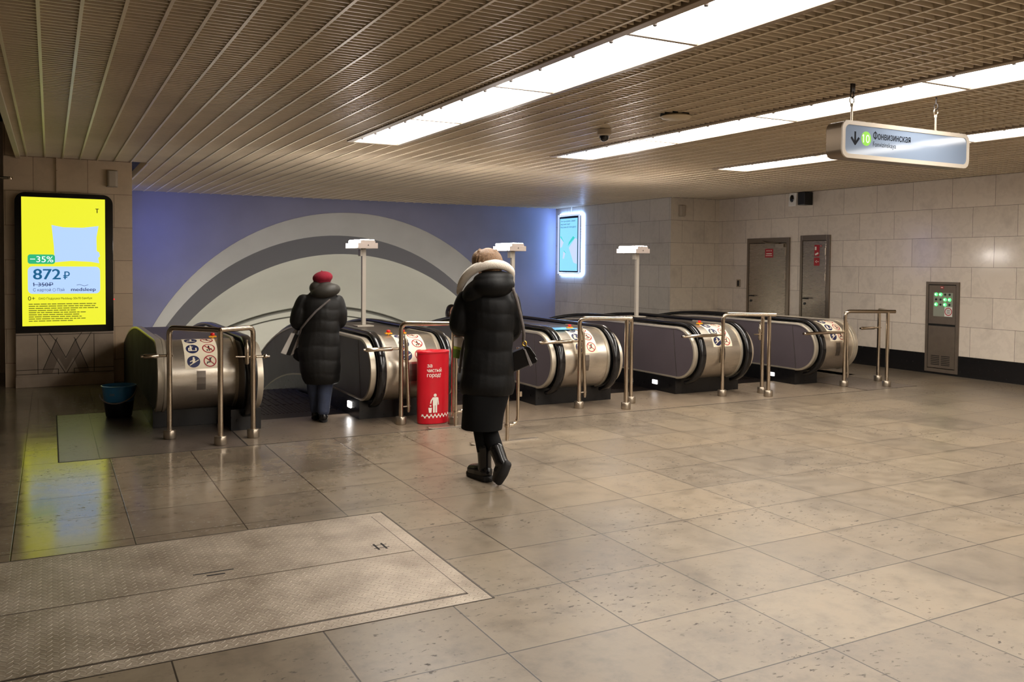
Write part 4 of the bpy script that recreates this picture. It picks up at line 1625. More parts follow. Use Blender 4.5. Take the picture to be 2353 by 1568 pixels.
p = MB()
for k, (tx, z, wd) in enumerate((('за', 0.570, 0.048), ('чистый', 0.522, 0.148), ('город!', 0.474, 0.140))):
    put_text(p, tx, fb, -0.098, z, 0.038, 0.001, width=wd, bold=0.016)
p.build('slogan', 'cream', t)
p = MB()
disc2(p, fb, -0.018, 0.292, 0.0155, 0.001)
bar2(p, fb, -0.018, 0.272, -0.018, 0.19, 0.046, 0.001)
bar2(p, fb, -0.030, 0.20, -0.030, 0.118, 0.018, 0.001)
bar2(p, fb, -0.006, 0.20, -0.006, 0.118, 0.018, 0.001)
bar2(p, fb, 0.010, 0.268, 0.017, 0.196, 0.011, 0.001)
bar2(p, fb, -0.038, 0.268, -0.058, 0.238, 0.012, 0.001)
bar2(p, fb, -0.057, 0.240, -0.064, 0.210, 0.011, 0.001)
disc2(p, fb, -0.064, 0.187, 0.008, 0.001)
p.poly([fb(-0.085, 0.168, 0.001), fb(-0.050, 0.168, 0.001), fb(-0.056, 0.118, 0.001), fb(-0.079, 0.118, 0.001)])
p.build('figure_symbol', 'cream', t)
p = MB()
pts = []
for i in range(121):
    s_ = i / 120
    ph = s_ * 7.5 * 2 * math.pi
    pts.append((-0.145 + 0.29 * s_ + 0.010 * math.sin(2 * ph), 0.082 + 0.006 * s_ + 0.017 * math.sin(ph)))
for a, b in zip(pts[:-1], pts[1:]):
    bar2(p, fb, a[0], a[1], b[0], b[1], 0.008, 0.001, 1)
p.build('wave_ornament', 'cream', t)

# bucket
KX, KY = 0.615, 9.72
t = thing('bucket', (KX, KY, 0), 'round bucket, blue above and black below, beside steel side cover', 'bucket')
p = MB()
p.lathe([(0.10, 0.0), (0.118, 0.004), (0.125, 0.02), (0.143, 0.165)], (KX, KY, 0), 32)
p.build('lower_shell', 'bucketblack', t, smooth=50, label='black lower half')
p = MB()
p.lathe([(0.143, 0.165), (0.160, 0.312), (0.168, 0.316), (0.169, 0.326), (0.160, 0.328), (0.154, 0.315), (0.135, 0.17)], (KX, KY, 0), 32, cap=False)
p.build('upper_shell', 'bucketblue', t, smooth=50, label='blue upper half with a rolled rim')
p = MB()
hp = []
for i in range(17):
    a = math.pi * i / 16
    hp.append((KX - 0.172 * math.cos(a) - 0.008, KY - 0.175 * math.sin(a) - 0.01, 0.27 - 0.105 * math.sin(a) + 0.03 * math.cos(a) * -1))
p.tube(hp, 0.007, 8)
p.build('bucket_handle', 'bucketgrip', t, smooth=60)


def fk(u, v, l):
    r = 0.143 + 0.017 * (v - 0.165) / 0.147 + 0.002 + l
    a = u / 0.15
    return (KX + r * math.sin(a), KY - r * math.cos(a), v)


p = MB()
put_text(p, 'DK', fk, -0.095, 0.235, 0.022, 0.0, width=0.05)
p.build('marking', 'bucketgrip', t)

# portable barrier beyond the woman
t = thing('portable_barrier', (3.6, 7.3, 0), 'polished portable barrier on two flat feet behind the blonde woman', 'barrier')
for (x, y, xl, xr) in ((3.50, 7.715, 3.258, 3.88), (3.625, 6.866, 3.31, 3.94)):
    p = MB()
    p.box(xl, y - 0.022, 0.0, xr, y + 0.022, 0.010)
    p.prism([(xl, 0.010), (xl, 0.0), (xl - 0.05, 0.012), (xl - 0.05, 0.022)], 'Y', y - 0.022, y + 0.022)
    p.build('foot', 'steel', t)
    p = MB()
    p.tube([(x, y, 0.008), (x, y, 0.98)], 0.016, 10)
    p.lathe([(0.024, 0.13), (0.026, 0.145), (0.024, 0.16)], (x, y, 0), 12)
    p.build('post', 'chrome', t, smooth=50)
    p = MB()
    x2 = x + 0.108
    p.tube([(x, y, 0.146)] + bend((x, y, 0.146), (x2, y, 0.146), (x2, y, 0.6), 0.085, 8) + [(x2, y, 0.85)], 0.015, 10)
    p.box(x2 + 0.012, y - 0.012, 0.40, x2 + 0.035, y + 0.012, 0.445)
    p.build('loop', 'chrome', t, smooth=50)
p = MB()
p.tube([(3.50, 7.715, 0.96), (3.625, 6.866, 0.96)], 0.015, 10)
p.build('top_rail', 'chrome', t, smooth=50)

# floor hatch
t = thing('floor_hatch', (0.1, 4.45, 0), 'large tread plate hatch in the floor, two long leaves', 'hatch')
p = MB()
HX0 = -1.75
p.box(HX0, 3.655, -0.02, 1.86, 5.255, 0.0015)
p.build('hatch_frame', 'treadplate', t)
p = MB()
p.box(HX0, 5.25, -0.02, 1.868, 5.258, 0.003)
p.box(1.858, 3.655, -0.02, 1.868, 5.258, 0.003)
p.box(HX0, 3.65, -0.02, 1.868, 3.656, 0.002)
p.box(HX0, 3.752, -0.02, 1.775, 3.768, 0.002)
p.box(HX0, 4.450, -0.02, 1.775, 4.466, 0.002)
p.box(1.768, 3.752, -0.02, 1.776, 5.185, 0.002)
p.build('joint', 'plateframe', t)
for (a, b) in ((3.766, 4.452), (4.464, 5.18)):
    p = MB()
    p.box(HX0, a, -0.02, 1.769, b, 0.004)
    leaf = p.build('hatch_leaf', 'treadplate', t)
    if a > 4:
        p = MB()
        p.box(0.63, 4.60, 0.0035, 0.83, 4.612, 0.0045)
        p.box(0.69, 4.555, 0.0035, 0.78, 4.570, 0.0045)
        p.build('lifting_slot', 'dark', leaf)
        p = MB()
        p.box(1.60, 4.555, 0.0035, 1.612, 4.66, 0.0045)
        p.box(1.645, 4.555, 0.0035, 1.657, 4.66, 0.0045)
        p.box(1.585, 4.58, 0.0035, 1.675, 4.586, 0.0045)
        p.box(1.585, 4.63, 0.0035, 1.675, 4.636, 0.0045)
        p.build('lifting_slot', 'dark', leaf)

# ================================================================ people
class Fig:
    """a figure set out in metres: u to the right, w away from the viewer's side, z up, turned to stand at (x, y)"""

    def __init__(self, x, y, az, z=0.0):
        self.x, self.y, self.z = x, y, z
        self.c, self.s = math.cos(az), math.sin(az)

    def P(self, u, w, z):
        return (self.x + u * self.c + w * self.s, self.y - u * self.s + w * self.c, self.z + z)

    def rot(self):
        return Matrix(((self.c, self.s, 0), (-self.s, self.c, 0), (0, 0, 1)))

    def rings(self, mb, rows, n=28, sq=2.3, quilts=None, amp=0.0, wob=0.0, seed=1):
        """rows of (u, w, z, ru, rw), finely interpolated; quilts = heights of the seams"""
        rr = random.Random(seed)
        ph = [rr.uniform(0, 6.28) for _ in range(6)]
        rows = sorted(rows, key=lambda r: r[2])
        fine = []
        for a, b in zip(rows[:-1], rows[1:]):
            m = max(1, int((b[2] - a[2]) / 0.012))
            for i in range(m):
                t = i / m
                fine.append([a[k] + (b[k] - a[k]) * t for k in range(5)])
        fine.append(list(rows[-1]))
        # soften the interpolation
        for _ in range(3):
            g = [list(r) for r in fine]
            for i in range(1, len(fine) - 1):
                for k in (0, 1, 3, 4):
                    g[i][k] = (fine[i - 1][k] + 2 * fine[i][k] + fine[i + 1][k]) / 4
            fine = g
        out = []
        for (u, w, z, ru, rw) in fine:
            ring = []
            for k in range(n):
                a = 2 * math.pi * k / n
                f = 1.0
                add = 0.0
                if quilts:
                    zz = z + 0.012 * math.sin(2 * a + ph[0]) + 0.006 * math.sin(5 * a + ph[1])
                    for q0, q1 in zip(quilts[:-1], quilts[1:]):
                        if q0 <= zz <= q1:
                            t = (zz - q0) / (q1 - q0)
                            add = amp * (4 * t * (1 - t)) ** 0.55
                if wob:
                    add += wob * (math.sin(3 * a + 9 * z + ph[2]) + 0.6 * math.sin(7 * a - 13 * z + ph[3]))
                ca, sa = math.cos(a), math.sin(a)
                e = 2 / sq
                x = math.copysign(abs(ca) ** e, ca)
                y = math.copysign(abs(sa) ** e, sa)
                ring.append(self.P(u + (ru + add) * x, w + (rw + add) * y, z))
            out.append(ring)
        mb.loft(out)

    def limb(self, mb, pts, rad, n=14, quilt=0.0, step=0.02, qlen=0.085):
        """tapering limb through pts with rounded ends"""
        P = [Vector(p) for p in pts]
        dense, rs = [], []
        for i in range(len(P) - 1):
            m = max(2, int((P[i + 1] - P[i]).length / step))
            for k in range(m):
                t = k / m
                dense.append(P[i].lerp(P[i + 1], t))
                rs.append(rad[i] + (rad[i + 1] - rad[i]) * t)
        dense.append(P[-1])
        rs.append(rad[-1])
        for _ in range(4):
            g = [dense[0]] + [(dense[i - 1] + dense[i] * 2 + dense[i + 1]) / 4 for i in range(1, len(dense) - 1)] + [dense[-1]]
            dense = g
        if quilt:
            L = 0
            for i in range(len(dense)):
                if i:
                    L += (dense[i] - dense[i - 1]).length
                t = (L % qlen) / qlen
                rs[i] += quilt * ((4 * t * (1 - t)) ** 0.55 - 0.5)
        d0 = (dense[0] - dense[1]).normalized()
        d1 = (dense[-1] - dense[-2]).normalized()
        pre, pr_, post, po_ = [], [], [], []
        for q in (80, 50, 25):
            a = math.radians(q)
            pre.append(dense[0] + d0 * rs[0] * math.sin(a) * 0.8)
            pr_.append(rs[0] * math.cos(a))
        for q in (25, 50, 80):
            a = math.radians(q)
            post.append(dense[-1] + d1 * rs[-1] * math.sin(a) * 0.8)
            po_.append(rs[-1] * math.cos(a))
        mb.tube([self.P(*p) for p in pre + dense + post], pr_ + rs + po_, n)

    def blob(self, mb, c, r, tilt=0.0, n=20, m=14, lean=0.0):
        R = self.rot() @ Matrix.Rotation(-tilt, 3, 'Y') @ Matrix.Rotation(lean, 3, 'X')
        mb.ell(self.P(*c), r[0], r[1], r[2], n, m, R)

    def head(self, mb, c, yaw):
        """skull, jaw, nose, ears and brow; yaw turns the face from straight away (+w) to the right"""
        G = Fig(*self.P(c[0], c[1], 0)[:2], math.atan2(self.s, self.c) + yaw, self.z)
        z = c[2]
        G.blob(mb, (0, -0.008, z + 0.035), (0.074, 0.094, 0.085))
        G.blob(mb, (0, 0.022, z - 0.035), (0.058, 0.066, 0.078))
        G.blob(mb, (0, 0.062, z - 0.085), (0.026, 0.024, 0.022))
        G.blob(mb, (0, 0.080, z + 0.022), (0.045, 0.016, 0.012))
        G.blob(mb, (0, 0.096, z - 0.018), (0.012, 0.017, 0.026), lean=0.35)
        G.blob(mb, (0, 0.102, z - 0.032), (0.016, 0.014, 0.010))
        G.blob(mb, (0, 0.083, z - 0.058), (0.024, 0.013, 0.010))
        for s in (-1, 1):
            G.blob(mb, (s * 0.040, 0.064, z - 0.02), (0.022, 0.02, 0.02))
            G.blob(mb, (s * 0.074, -0.004, z - 0.004), (0.011, 0.02, 0.032))
        G.limb(mb, [(0, -0.012, z - 0.05), (0, -0.03, z - 0.17)], [0.052, 0.058])
        return G

    def face_details(self, G, z, parent):
        for s in (-1, 1):
            m = MB()
            G.blob(m, (s * 0.030, 0.079, z + 0.003), (0.013, 0.009, 0.008), n=12, m=8)
            m.build('eye', 'eye', parent, smooth=80)
        m = MB()
        G.blob(m, (0, 0.092, z - 0.058), (0.022, 0.008, 0.007), n=14, m=8)
        m.build('lips', 'lips', parent, smooth=80)

    def hand(self, mb, wrist, d, side, curl=0.9, palm=(0, 0, -1)):
        """palm, four unequal bent fingers and a thumb from the side of the palm"""
        wv = Vector(wrist)
        d = Vector(d).normalized()
        nn = Vector(palm)
        nn = (nn - d * nn.dot(d)).normalized()
        s = d.cross(nn).normalized() * side
        k = [wv, wv + d * 0.04, wv + d * 0.085]
        for off in (-0.022, 0.0, 0.022):
            self.limb(mb, [p + s * off for p in k], [0.017, 0.017, 0.014], n=10)
        for i, (off, L) in enumerate(((0.032, 0.066), (0.011, 0.074), (-0.011, 0.069), (-0.031, 0.055))):
            p = wv + d * 0.085 + s * off
            pts = [p]
            ang = 0.25
            for f in (0.45, 0.32, 0.23):
                pts.append(pts[-1] + (d * math.cos(ang) + nn * math.sin(ang)) * L * f)
                ang += curl
            self.limb(mb, pts, [0.010, 0.0095, 0.009, 0.008], n=8, step=0.01)
        p = wv + d * 0.03 + s * 0.034
        self.limb(mb, [p, p + d * 0.026 + s * 0.022 + nn * 0.012, p + d * 0.055 + s * 0.018 + nn * 0.032], [0.012, 0.011, 0.009], n=8, step=0.01)


def person_root(mb, loc, label, voxel=0.011):
    """the body is the thing itself; clothes and hair are its children"""
    OFF['person_tmp'] = loc

    class D:
        name = 'person_tmp'
    vv = mb.v
    mb.v = [(p[0] - loc[0], p[1] - loc[1], p[2] - loc[2]) for p in vv]
    o = mb.build('person', 'skin', None, remesh=voxel, sm_iter=2)
    o.location = loc
    OFF[o.name] = tuple(loc)
    tag(o, label, 'person')
    return o


# ---- woman in the red beret
A = Fig(2.395, 8.56, math.atan2(2.395, 8.56))
b = MB()
GA = A.head(b, (0.01, 0.03, 1.375), 0.0)
A.rings(b, [(0, 0, 0.60, 0.14, 0.10), (0, 0, 0.75, 0.165, 0.12), (0, 0, 0.95, 0.13, 0.10), (0, 0, 1.12, 0.155, 0.10), (0, 0, 1.22, 0.15, 0.08), (0.0, 0.0, 1.27, 0.06, 0.06)])
A.limb(b, [(-0.08, 0.02, 0.66), (-0.078, 0.08, 0.36), (-0.055, 0.15, 0.09)], [0.075, 0.05, 0.036])
A.limb(b, [(0.07, 0, 0.66), (0.045, 0.02, 0.36), (0.022, -0.02, 0.09)], [0.075, 0.05, 0.036])
for fx, fw in ((-0.055, 0.15), (0.022, -0.02)):
    A.limb(b, [(fx, fw - 0.02, 0.05), (fx + 0.004, fw + 0.13, 0.035)], [0.036, 0.03])
A.limb(b, [(-0.16, 0, 1.20), (-0.225, -0.01, 1.01), (-0.17, 0.20, 0.97)], [0.05, 0.042, 0.03])
A.limb(b, [(0.155, 0, 1.20), (0.19, 0.03, 1.0), (0.09, 0.22, 0.98)], [0.05, 0.042, 0.03])
A.hand(b, (-0.165, 0.21, 0.97), (0.55, 0.8, 0.05), -1)
A.hand(b, (0.085, 0.23, 0.98), (-0.5, 0.85, 0.05), 1)
pa = person_root(b, (A.x, A.y, 0), 'person seen from behind in red beret and long dark puffer coat, stepping onto escalator')
A.face_details(GA, 1.375, pa)
QA = [0.385, 0.484, 0.626, 0.765, 0.904, 1.02, 1.13, 1.24]
m = MB()
A.rings(m, [(0.010, 0.02, 0.385, 0.160, 0.14), (0.0, 0.01, 0.44, 0.182, 0.155), (-0.010, 0, 0.50, 0.192, 0.165), (-0.012, 0, 0.60, 0.198, 0.17), (-0.02, 0, 0.72, 0.205, 0.17), (-0.008, 0, 0.88, 0.185, 0.16),
            (0.0, -0.005, 1.02, 0.185, 0.155), (0.0, -0.01, 1.13, 0.20, 0.15), (0.0, -0.01, 1.21, 0.195, 0.135), (0.005, -0.01, 1.27, 0.15, 0.115), (0.01, 0, 1.33, 0.09, 0.09)],
        quilts=QA, amp=0.008, wob=0.004, seed=4)
A.limb(m, [(-0.155, -0.01, 1.215), (-0.205, -0.03, 1.10), (-0.228, -0.01, 1.005), (-0.205, 0.08, 0.985), (-0.17, 0.19, 0.975)], [0.085, 0.086, 0.082, 0.072, 0.062], quilt=0.003)
A.limb(m, [(0.150, -0.01, 1.215), (0.185, -0.01, 1.10), (0.188, 0.02, 1.0), (0.14, 0.12, 0.985), (0.09, 0.21, 0.98)], [0.08, 0.078, 0.072, 0.066, 0.06], quilt=0.003)
A.limb(m, [(-0.235, 0.02, 0.72), (-0.245, 0.04, 0.66), (-0.215, 0.05, 0.62)], [0.03, 0.04, 0.02])
m.build('coat', 'blackcoat_a', pa, remesh=0.009, sm_iter=2)
m = MB()
A.blob(m, (0.045, -0.065, 1.315), (0.150, 0.125, 0.078), tilt=0.22, n=28, m=18)
A.blob(m, (-0.04, -0.02, 1.345), (0.075, 0.10, 0.07), n=24)
A.blob(m, (0.03, -0.03, 1.36), (0.10, 0.11, 0.05), tilt=0.15, n=24)
m.build('hood', 'hood_a', pa, remesh=0.009, sm_iter=4)
m = MB()
A.blob(m, (0.017, 0.01, 1.450), (0.100, 0.108, 0.064), tilt=0.14, n=28, m=18)
A.blob(m, (0.012, 0.02, 1.412), (0.088, 0.10, 0.045), tilt=0.12, n=28)
A.limb(m, [(0.004, 0.0, 1.50), (0.006, 0.0, 1.524)], [0.005, 0.003], n=8)
m.build('beret', 'beret', pa, remesh=0.006, sm_iter=2)
for k, (leg, r) in enumerate((([(-0.070, 0.05, 0.52), (-0.076, 0.07, 0.36), (-0.060, 0.13, 0.20), (-0.050, 0.15, 0.10)], [0.085, 0.066, 0.056, 0.056]),
                              ([(0.058, 0.0, 0.52), (0.046, 0.01, 0.36), (0.033, -0.01, 0.20), (0.026, -0.02, 0.105)], [0.09, 0.074, 0.063, 0.060]))):
    m = MB()
    A.limb(m, leg, r, n=18)
    m.build('trouser_leg', 'denim', pa, smooth=80)
for fx, fw, lift in ((-0.050, 0.15, 0.0), (0.025, -0.02, 0.0)):
    m = MB()
    A.limb(m, [(fx, fw, 0.15), (fx, fw, 0.09), (fx, fw + 0.02, 0.05)], [0.046, 0.048, 0.046])
    A.limb(m, [(fx, fw - 0.02, 0.05), (fx + 0.004, fw + 0.07, 0.05), (fx + 0.006, fw + 0.155, 0.036)], [0.045, 0.046, 0.032])
    m.build('boot', 'boot', pa, remesh=0.006, sm_iter=2)
    m = MB()
    m.prism([A.P(fx + 0.044 * math.cos(a) * (1 if math.sin(a) < 0 else 0.9), fw + 0.055 + (0.135 if math.sin(a) > 0 else 0.115) * math.sin(a), 0)[:2] for a in [2 * math.pi * i / 24 for i in range(24)]], 'Z', 0.001, 0.022)
    m.build('boot_sole', 'sole', pa)
m = MB()
m.tube([A.P(*q) for q in [(0.09, -0.188, 1.24), (0.03, -0.197, 1.19), (-0.05, -0.196, 1.12), (-0.12, -0.184, 1.04), (-0.19, -0.12, 0.95), (-0.215, 0.0, 0.85)]], 0.010, 8)
m.build('bag_strap', 'strapgrey', pa, smooth=60)

# bag hanging from her left forearm
t = thing('shopping_bag', A.P(-0.33, 0.02, 0.66), 'white and black striped bag hanging from beret woman\'s left arm', 'bag')
fa = lambda x, y, w: A.P((x - 738) / 230.0, w, (972 - y) / 230.0)


def slab(pts, w0, w1):
    m = MB()
    n = len(pts)
    m.add([fa(x, y, w0) for x, y in pts] + [fa(x, y, w1) for x, y in pts], [tuple(range(n)), tuple(range(2 * n - 1, n - 1, -1))] + [(i, (i + 1) % n, n + (i + 1) % n, n + i) for i in range(n)])
    return m


slab([(671, 766), (680, 767), (660, 816), (648, 812)], 0.0, 0.10).build('white_panel', 'bagwhite', t, bevel=0.004)
slab([(680, 767), (687, 772), (670, 818), (660, 816)], 0.003, 0.097).build('black_stripe', 'black', t, bevel=0.004)
slab([(687, 772), (690, 784), (677, 815), (670, 818)], 0.006, 0.094).build('grey_panel', 'bagfoil', t, bevel=0.004)
m = MB()
m.tube([fa(676, 768, 0.03), fa(682, 758, 0.03), fa(690, 754, 0.05), fa(694, 757, 0.07), fa(690, 774, 0.07)], 0.012, 8)
m.tube([fa(682, 770, 0.06), fa(686, 758, 0.07), fa(692, 752, 0.09)], 0.010, 8)
m.build('bag_handle', 'bagfoil', t, smooth=60)

# ---- blonde woman walking
B = Fig(2.83, 5.69, math.atan2(2.83, 5.69))
ub = lambda x: (x - 1125) / 314.0
zb_ = lambda y: (1104 - y) / 314.0
b = MB()
GB = B.head(b, (0.0, 0.03, 1.60), -0.55)
B.rings(b, [(0, 0, 0.78, 0.15, 0.11), (0, 0, 0.90, 0.17, 0.13), (0.01, 0, 1.08, 0.13, 0.10), (0.01, 0, 1.28, 0.165, 0.11), (0.01, 0, 1.38, 0.16, 0.09), (0.0, 0.0, 1.44, 0.06, 0.06)])
B.limb(b, [(-0.06, 0.0, 0.85), (-0.045, 0.05, 0.48), (-0.012, 0.0, 0.10)], [0.09, 0.055, 0.038])
B.limb(b, [(0.06, 0, 0.85), (0.005, 0.06, 0.44), (0.105, -0.14, 0.19)], [0.09, 0.055, 0.038])
B.limb(b, [(-0.012, 0.0, 0.06), (-0.11, 0.13, 0.035)], [0.036, 0.03])
B.limb(b, [(0.11, -0.15, 0.16), (0.088, -0.150, 0.075)], [0.030, 0.022])
B.limb(b, [(-0.17, 0, 1.32), (-0.205, 0.0, 1.13), (-0.205, 0.12, 1.10)], [0.055, 0.045, 0.032])
B.limb(b, [(0.185, 0, 1.32), (0.20, 0.04, 1.10), (0.12, 0.24, 1.03)], [0.055, 0.045, 0.032])
B.hand(b, (-0.208, 0.13, 1.095), (-0.02, 0.45, -0.85), 1, 0.8, palm=(0, 1, 0.3))
B.hand(b, (0.115, 0.25, 1.03), (-0.5, 0.85, 0.05), 1)
pb = person_root(b, (B.x, B.y, 0), 'blonde person walking away in black puffer coat with cream fleece hood lining')
B.face_details(GB, 1.60, pb)
QB = [0.64, 0.80, 0.975, 1.12, 1.245, 1.36]
m = MB()
B.rings(m, [(0.0, 0.01, 0.64, 0.190, 0.145), (0.0, 0.0, 0.70, 0.197, 0.155), (0.004, 0, 0.80, 0.188, 0.155), (0.014, 0, 0.97, 0.172, 0.15), (0.02, 0, 1.12, 0.172, 0.15),
            (0.02, -0.005, 1.24, 0.186, 0.155), (0.015, -0.01, 1.33, 0.19, 0.145), (0.012, -0.01, 1.40, 0.155, 0.125), (0.01, 0, 1.47, 0.09, 0.09)],
        quilts=QB, amp=0.008, wob=0.004, seed=9)
B.limb(m, [(-0.150, 0.0, 1.345), (-0.182, 0.0, 1.24), (-0.196, 0.0, 1.155), (-0.20, 0.06, 1.125), (-0.205, 0.12, 1.115)], [0.075, 0.082, 0.086, 0.072, 0.056], quilt=0.003)
B.limb(m, [(0.165, 0.0, 1.345), (0.192, 0.02, 1.22), (0.195, 0.05, 1.11), (0.16, 0.15, 1.06), (0.12, 0.23, 1.035)], [0.072, 0.072, 0.068, 0.064, 0.056], quilt=0.003)
m.build('coat', 'blackcoat_b', pb, remesh=0.009, sm_iter=2)
m = MB()
B.blob(m, (0.040, -0.090, 1.440), (0.160, 0.13, 0.092), tilt=0.10, n=28, m=18)
B.blob(m, (0.045, -0.07, 1.492), (0.148, 0.12, 0.06), tilt=0.05, n=28, m=18)
B.blob(m, (-0.06, -0.045, 1.405), (0.135, 0.125, 0.088), tilt=0.55, n=28, m=18)
m.build('hood', 'blackcoat_b', pb, remesh=0.009, sm_iter=3)
m = MB()
lp = [(-0.210, 0.10, 1.385), (-0.192, 0.04, 1.455), (-0.150, -0.02, 1.520), (-0.088, -0.07, 1.570), (-0.01, -0.105, 1.597), (0.07, -0.108, 1.602), (0.13, -0.075, 1.588), (0.178, -0.01, 1.552), (0.185, 0.07, 1.51),
      (0.13, 0.14, 1.44), (0.03, 0.18, 1.38), (-0.09, 0.17, 1.34), (-0.17, 0.14, 1.35)]
B.limb(m, lp + [lp[0]], [0.022, 0.030, 0.034, 0.036, 0.036, 0.035, 0.032, 0.027, 0.022, 0.02, 0.02, 0.02, 0.02, 0.022], n=14)
m.build('hood_lining', 'fleece', pb, remesh=0.008, sm_iter=3, label='cream fleece edge of the hood')
m = MB()
B.limb(m, [(-0.172, 0.10, 1.03), (-0.186, 0.11, 0.92), (-0.203, 0.10, 0.79)], [0.010, 0.012, 0.010], n=8)
m.build('coat_front_edge', 'strapgrey', pb, smooth=80)
m = MB()
B.blob(m, (0.005, -0.012, 1.622), (0.106, 0.112, 0.094), n=28, m=18)
B.blob(m, (-0.055, 0.0, 1.628), (0.062, 0.08, 0.075), n=24)
B.blob(m, (0.05, -0.03, 1.60), (0.066, 0.085, 0.09), n=24)
rr = random.Random(2)
for k in range(46):
    a = rr.uniform(0, 6.28)
    h = rr.uniform(-0.05, 0.08)
    r = math.sqrt(max(0.01, 1 - (h / 0.1) ** 2))
    x, y = 0.106 * r * math.cos(a), 0.112 * r * math.sin(a)
    if y > 0.045:
        continue
    B.limb(m, [(x * 0.9, y * 0.9 - 0.01, max(1.60, 1.625 + h)), (x * 1.02, y * 1.02 - 0.012, max(1.592, 1.615 + h - 0.02)), (x * 1.03 + rr.uniform(-.006, .006), y * 1.02 - 0.01, max(1.585, 1.60 + h - 0.045))], [0.012, 0.010, 0.004], n=6)
m.build('hair', 'blonde', pb, remesh=0.0055, sm_iter=2)
m = MB()
B.rings(m, [(-0.030, 0.02, 0.385, 0.152, 0.15), (-0.025, 0.01, 0.50, 0.155, 0.145), (-0.012, 0, 0.62, 0.170, 0.14), (0, 0, 0.75, 0.17, 0.13)], wob=0.004, seed=3)
m.build('skirt', 'skirt', pb, smooth=80)
for leg, r in (([(-0.045, 0.04, 0.50), (-0.035, 0.03, 0.36), (-0.016, 0.0, 0.22)], [0.07, 0.062, 0.052]),
               ([(0.00, 0.05, 0.50), (0.008, 0.04, 0.40), (0.06, -0.06, 0.28), (0.098, -0.13, 0.21)], [0.075, 0.064, 0.056, 0.048])):
    m = MB()
    B.limb(m, leg, r, n=16)
    m.build('stocking', 'skirt', pb, smooth=80)
# standing boot, then the lifted one
m = MB()
B.limb(m, [(-0.014, 0.0, 0.25), (-0.010, 0.0, 0.13), (-0.008, 0.0, 0.075)], [0.055, 0.05, 0.05])
B.limb(m, [(0.004, -0.02, 0.065), (-0.05, 0.06, 0.065), (-0.105, 0.13, 0.052)], [0.05, 0.052, 0.042])
m.build('boot', 'boot', pb, remesh=0.006, sm_iter=2)
m = MB()
B.limb(m, [(0.012, -0.035, 0.022), (-0.05, 0.06, 0.022), (-0.112, 0.145, 0.022)], [0.046, 0.048, 0.042])
for i, v in enumerate(m.v):
    m.v[i] = (v[0], v[1], min(0.042, max(0.002, v[2])))
m.build('boot_sole', 'sole', pb)
m = MB()
B.limb(m, [(0.075, -0.10, 0.255), (0.105, -0.145, 0.185), (0.115, -0.16, 0.16)], [0.054, 0.05, 0.05])
B.limb(m, [(0.125, -0.165, 0.165), (0.10, -0.155, 0.10), (0.078, -0.14, 0.045)], [0.048, 0.050, 0.036])
m.build('boot', 'boot', pb, remesh=0.006, sm_iter=2)
m = MB()
B.limb(m, [(0.150, -0.188, 0.165), (0.122, -0.192, 0.10), (0.092, -0.172, 0.035)], [0.034, 0.038, 0.030])
m.build('boot_sole', 'sole', pb, smooth=80)

# her handbag and the carton in her left hand
t = thing('handbag', B.P(0.28, 0.06, 0.82), 'black leather handbag with gold ring at the blonde woman\'s right side', 'handbag')
fbb = lambda x, y, w: B.P(ub(x), w, zb_(y))


def slab_b(pts, w0, w1):
    m = MB()
    n = len(pts)
    m.add([fbb(x, y, w0) for x, y in pts] + [fbb(x, y, w1) for x, y in pts], [tuple(range(n)), tuple(range(2 * n - 1, n - 1, -1))] + [(i, (i + 1) % n, n + (i + 1) % n, n + i) for i in range(n)])
    return m


slab_b([(1184, 806), (1211, 795), (1226, 834), (1186, 852)], -0.02, 0.12).build('bag_body', 'leather', t, bevel=0.008)
slab_b([(1211, 793), (1219, 790), (1243, 824), (1240, 830), (1226, 834)], 0.0, 0.10).build('bag_flap', 'leather', t, bevel=0.006)
slab_b([(1210, 797), (1214, 797), (1231, 834), (1224, 838)], -0.028, -0.018).build('gusset', 'strapgrey', t, bevel=0.003)
slab_b([(1219, 792), (1224, 793), (1239, 813), (1236, 818)], -0.012, 0.012).build('strap_tab', 'leather', t, bevel=0.003)
m = MB()
cx_, cz_ = ub(1212), zb_(786)
m.tube([B.P(cx_ + 0.014 * math.cos(q), 0.03, cz_ + 0.018 * math.sin(q)) for q in [2 * math.pi * i / 14 for i in range(14)]], 0.006, 8, closed=True)
m.tube([fbb(1208, 772, 0.03), fbb(1210, 779, 0.03)], 0.008, 8)
m.build('gold_ring', 'gold', t, smooth=60)
m = MB()
path = [(0.150, -0.14, 1.455), (0.185, -0.125, 1.42), (0.215, -0.10, 1.34), (0.238, -0.08, 1.25), (0.262, -0.05, 1.15), (0.272, -0.01, 1.08), (0.270, 0.03, 1.035)]
m.tube([B.P(*q) for q in path], 0.012, 8)
m.build('shoulder_strap', 'strapgrey', t, smooth=60)

t = thing('carton', B.P(-0.215, 0.09, 0.97), 'small white and green carton in the blonde woman\'s left hand', 'carton')
slab_b([(1047, 772), (1071, 774), (1066, 797), (1048, 793)], 0.05, 0.115).build('white_top', 'cupwhite', t, bevel=0.004)
slab_b([(1048, 793), (1066, 797), (1064, 803), (1047, 799)], 0.05, 0.115).build('green_band', 'cupgreen', t, bevel=0.002)
slab_b([(1047, 799), (1064, 803), (1061, 823), (1046, 820)], 0.05, 0.115).build('olive_base', 'cupdark', t, bevel=0.004)

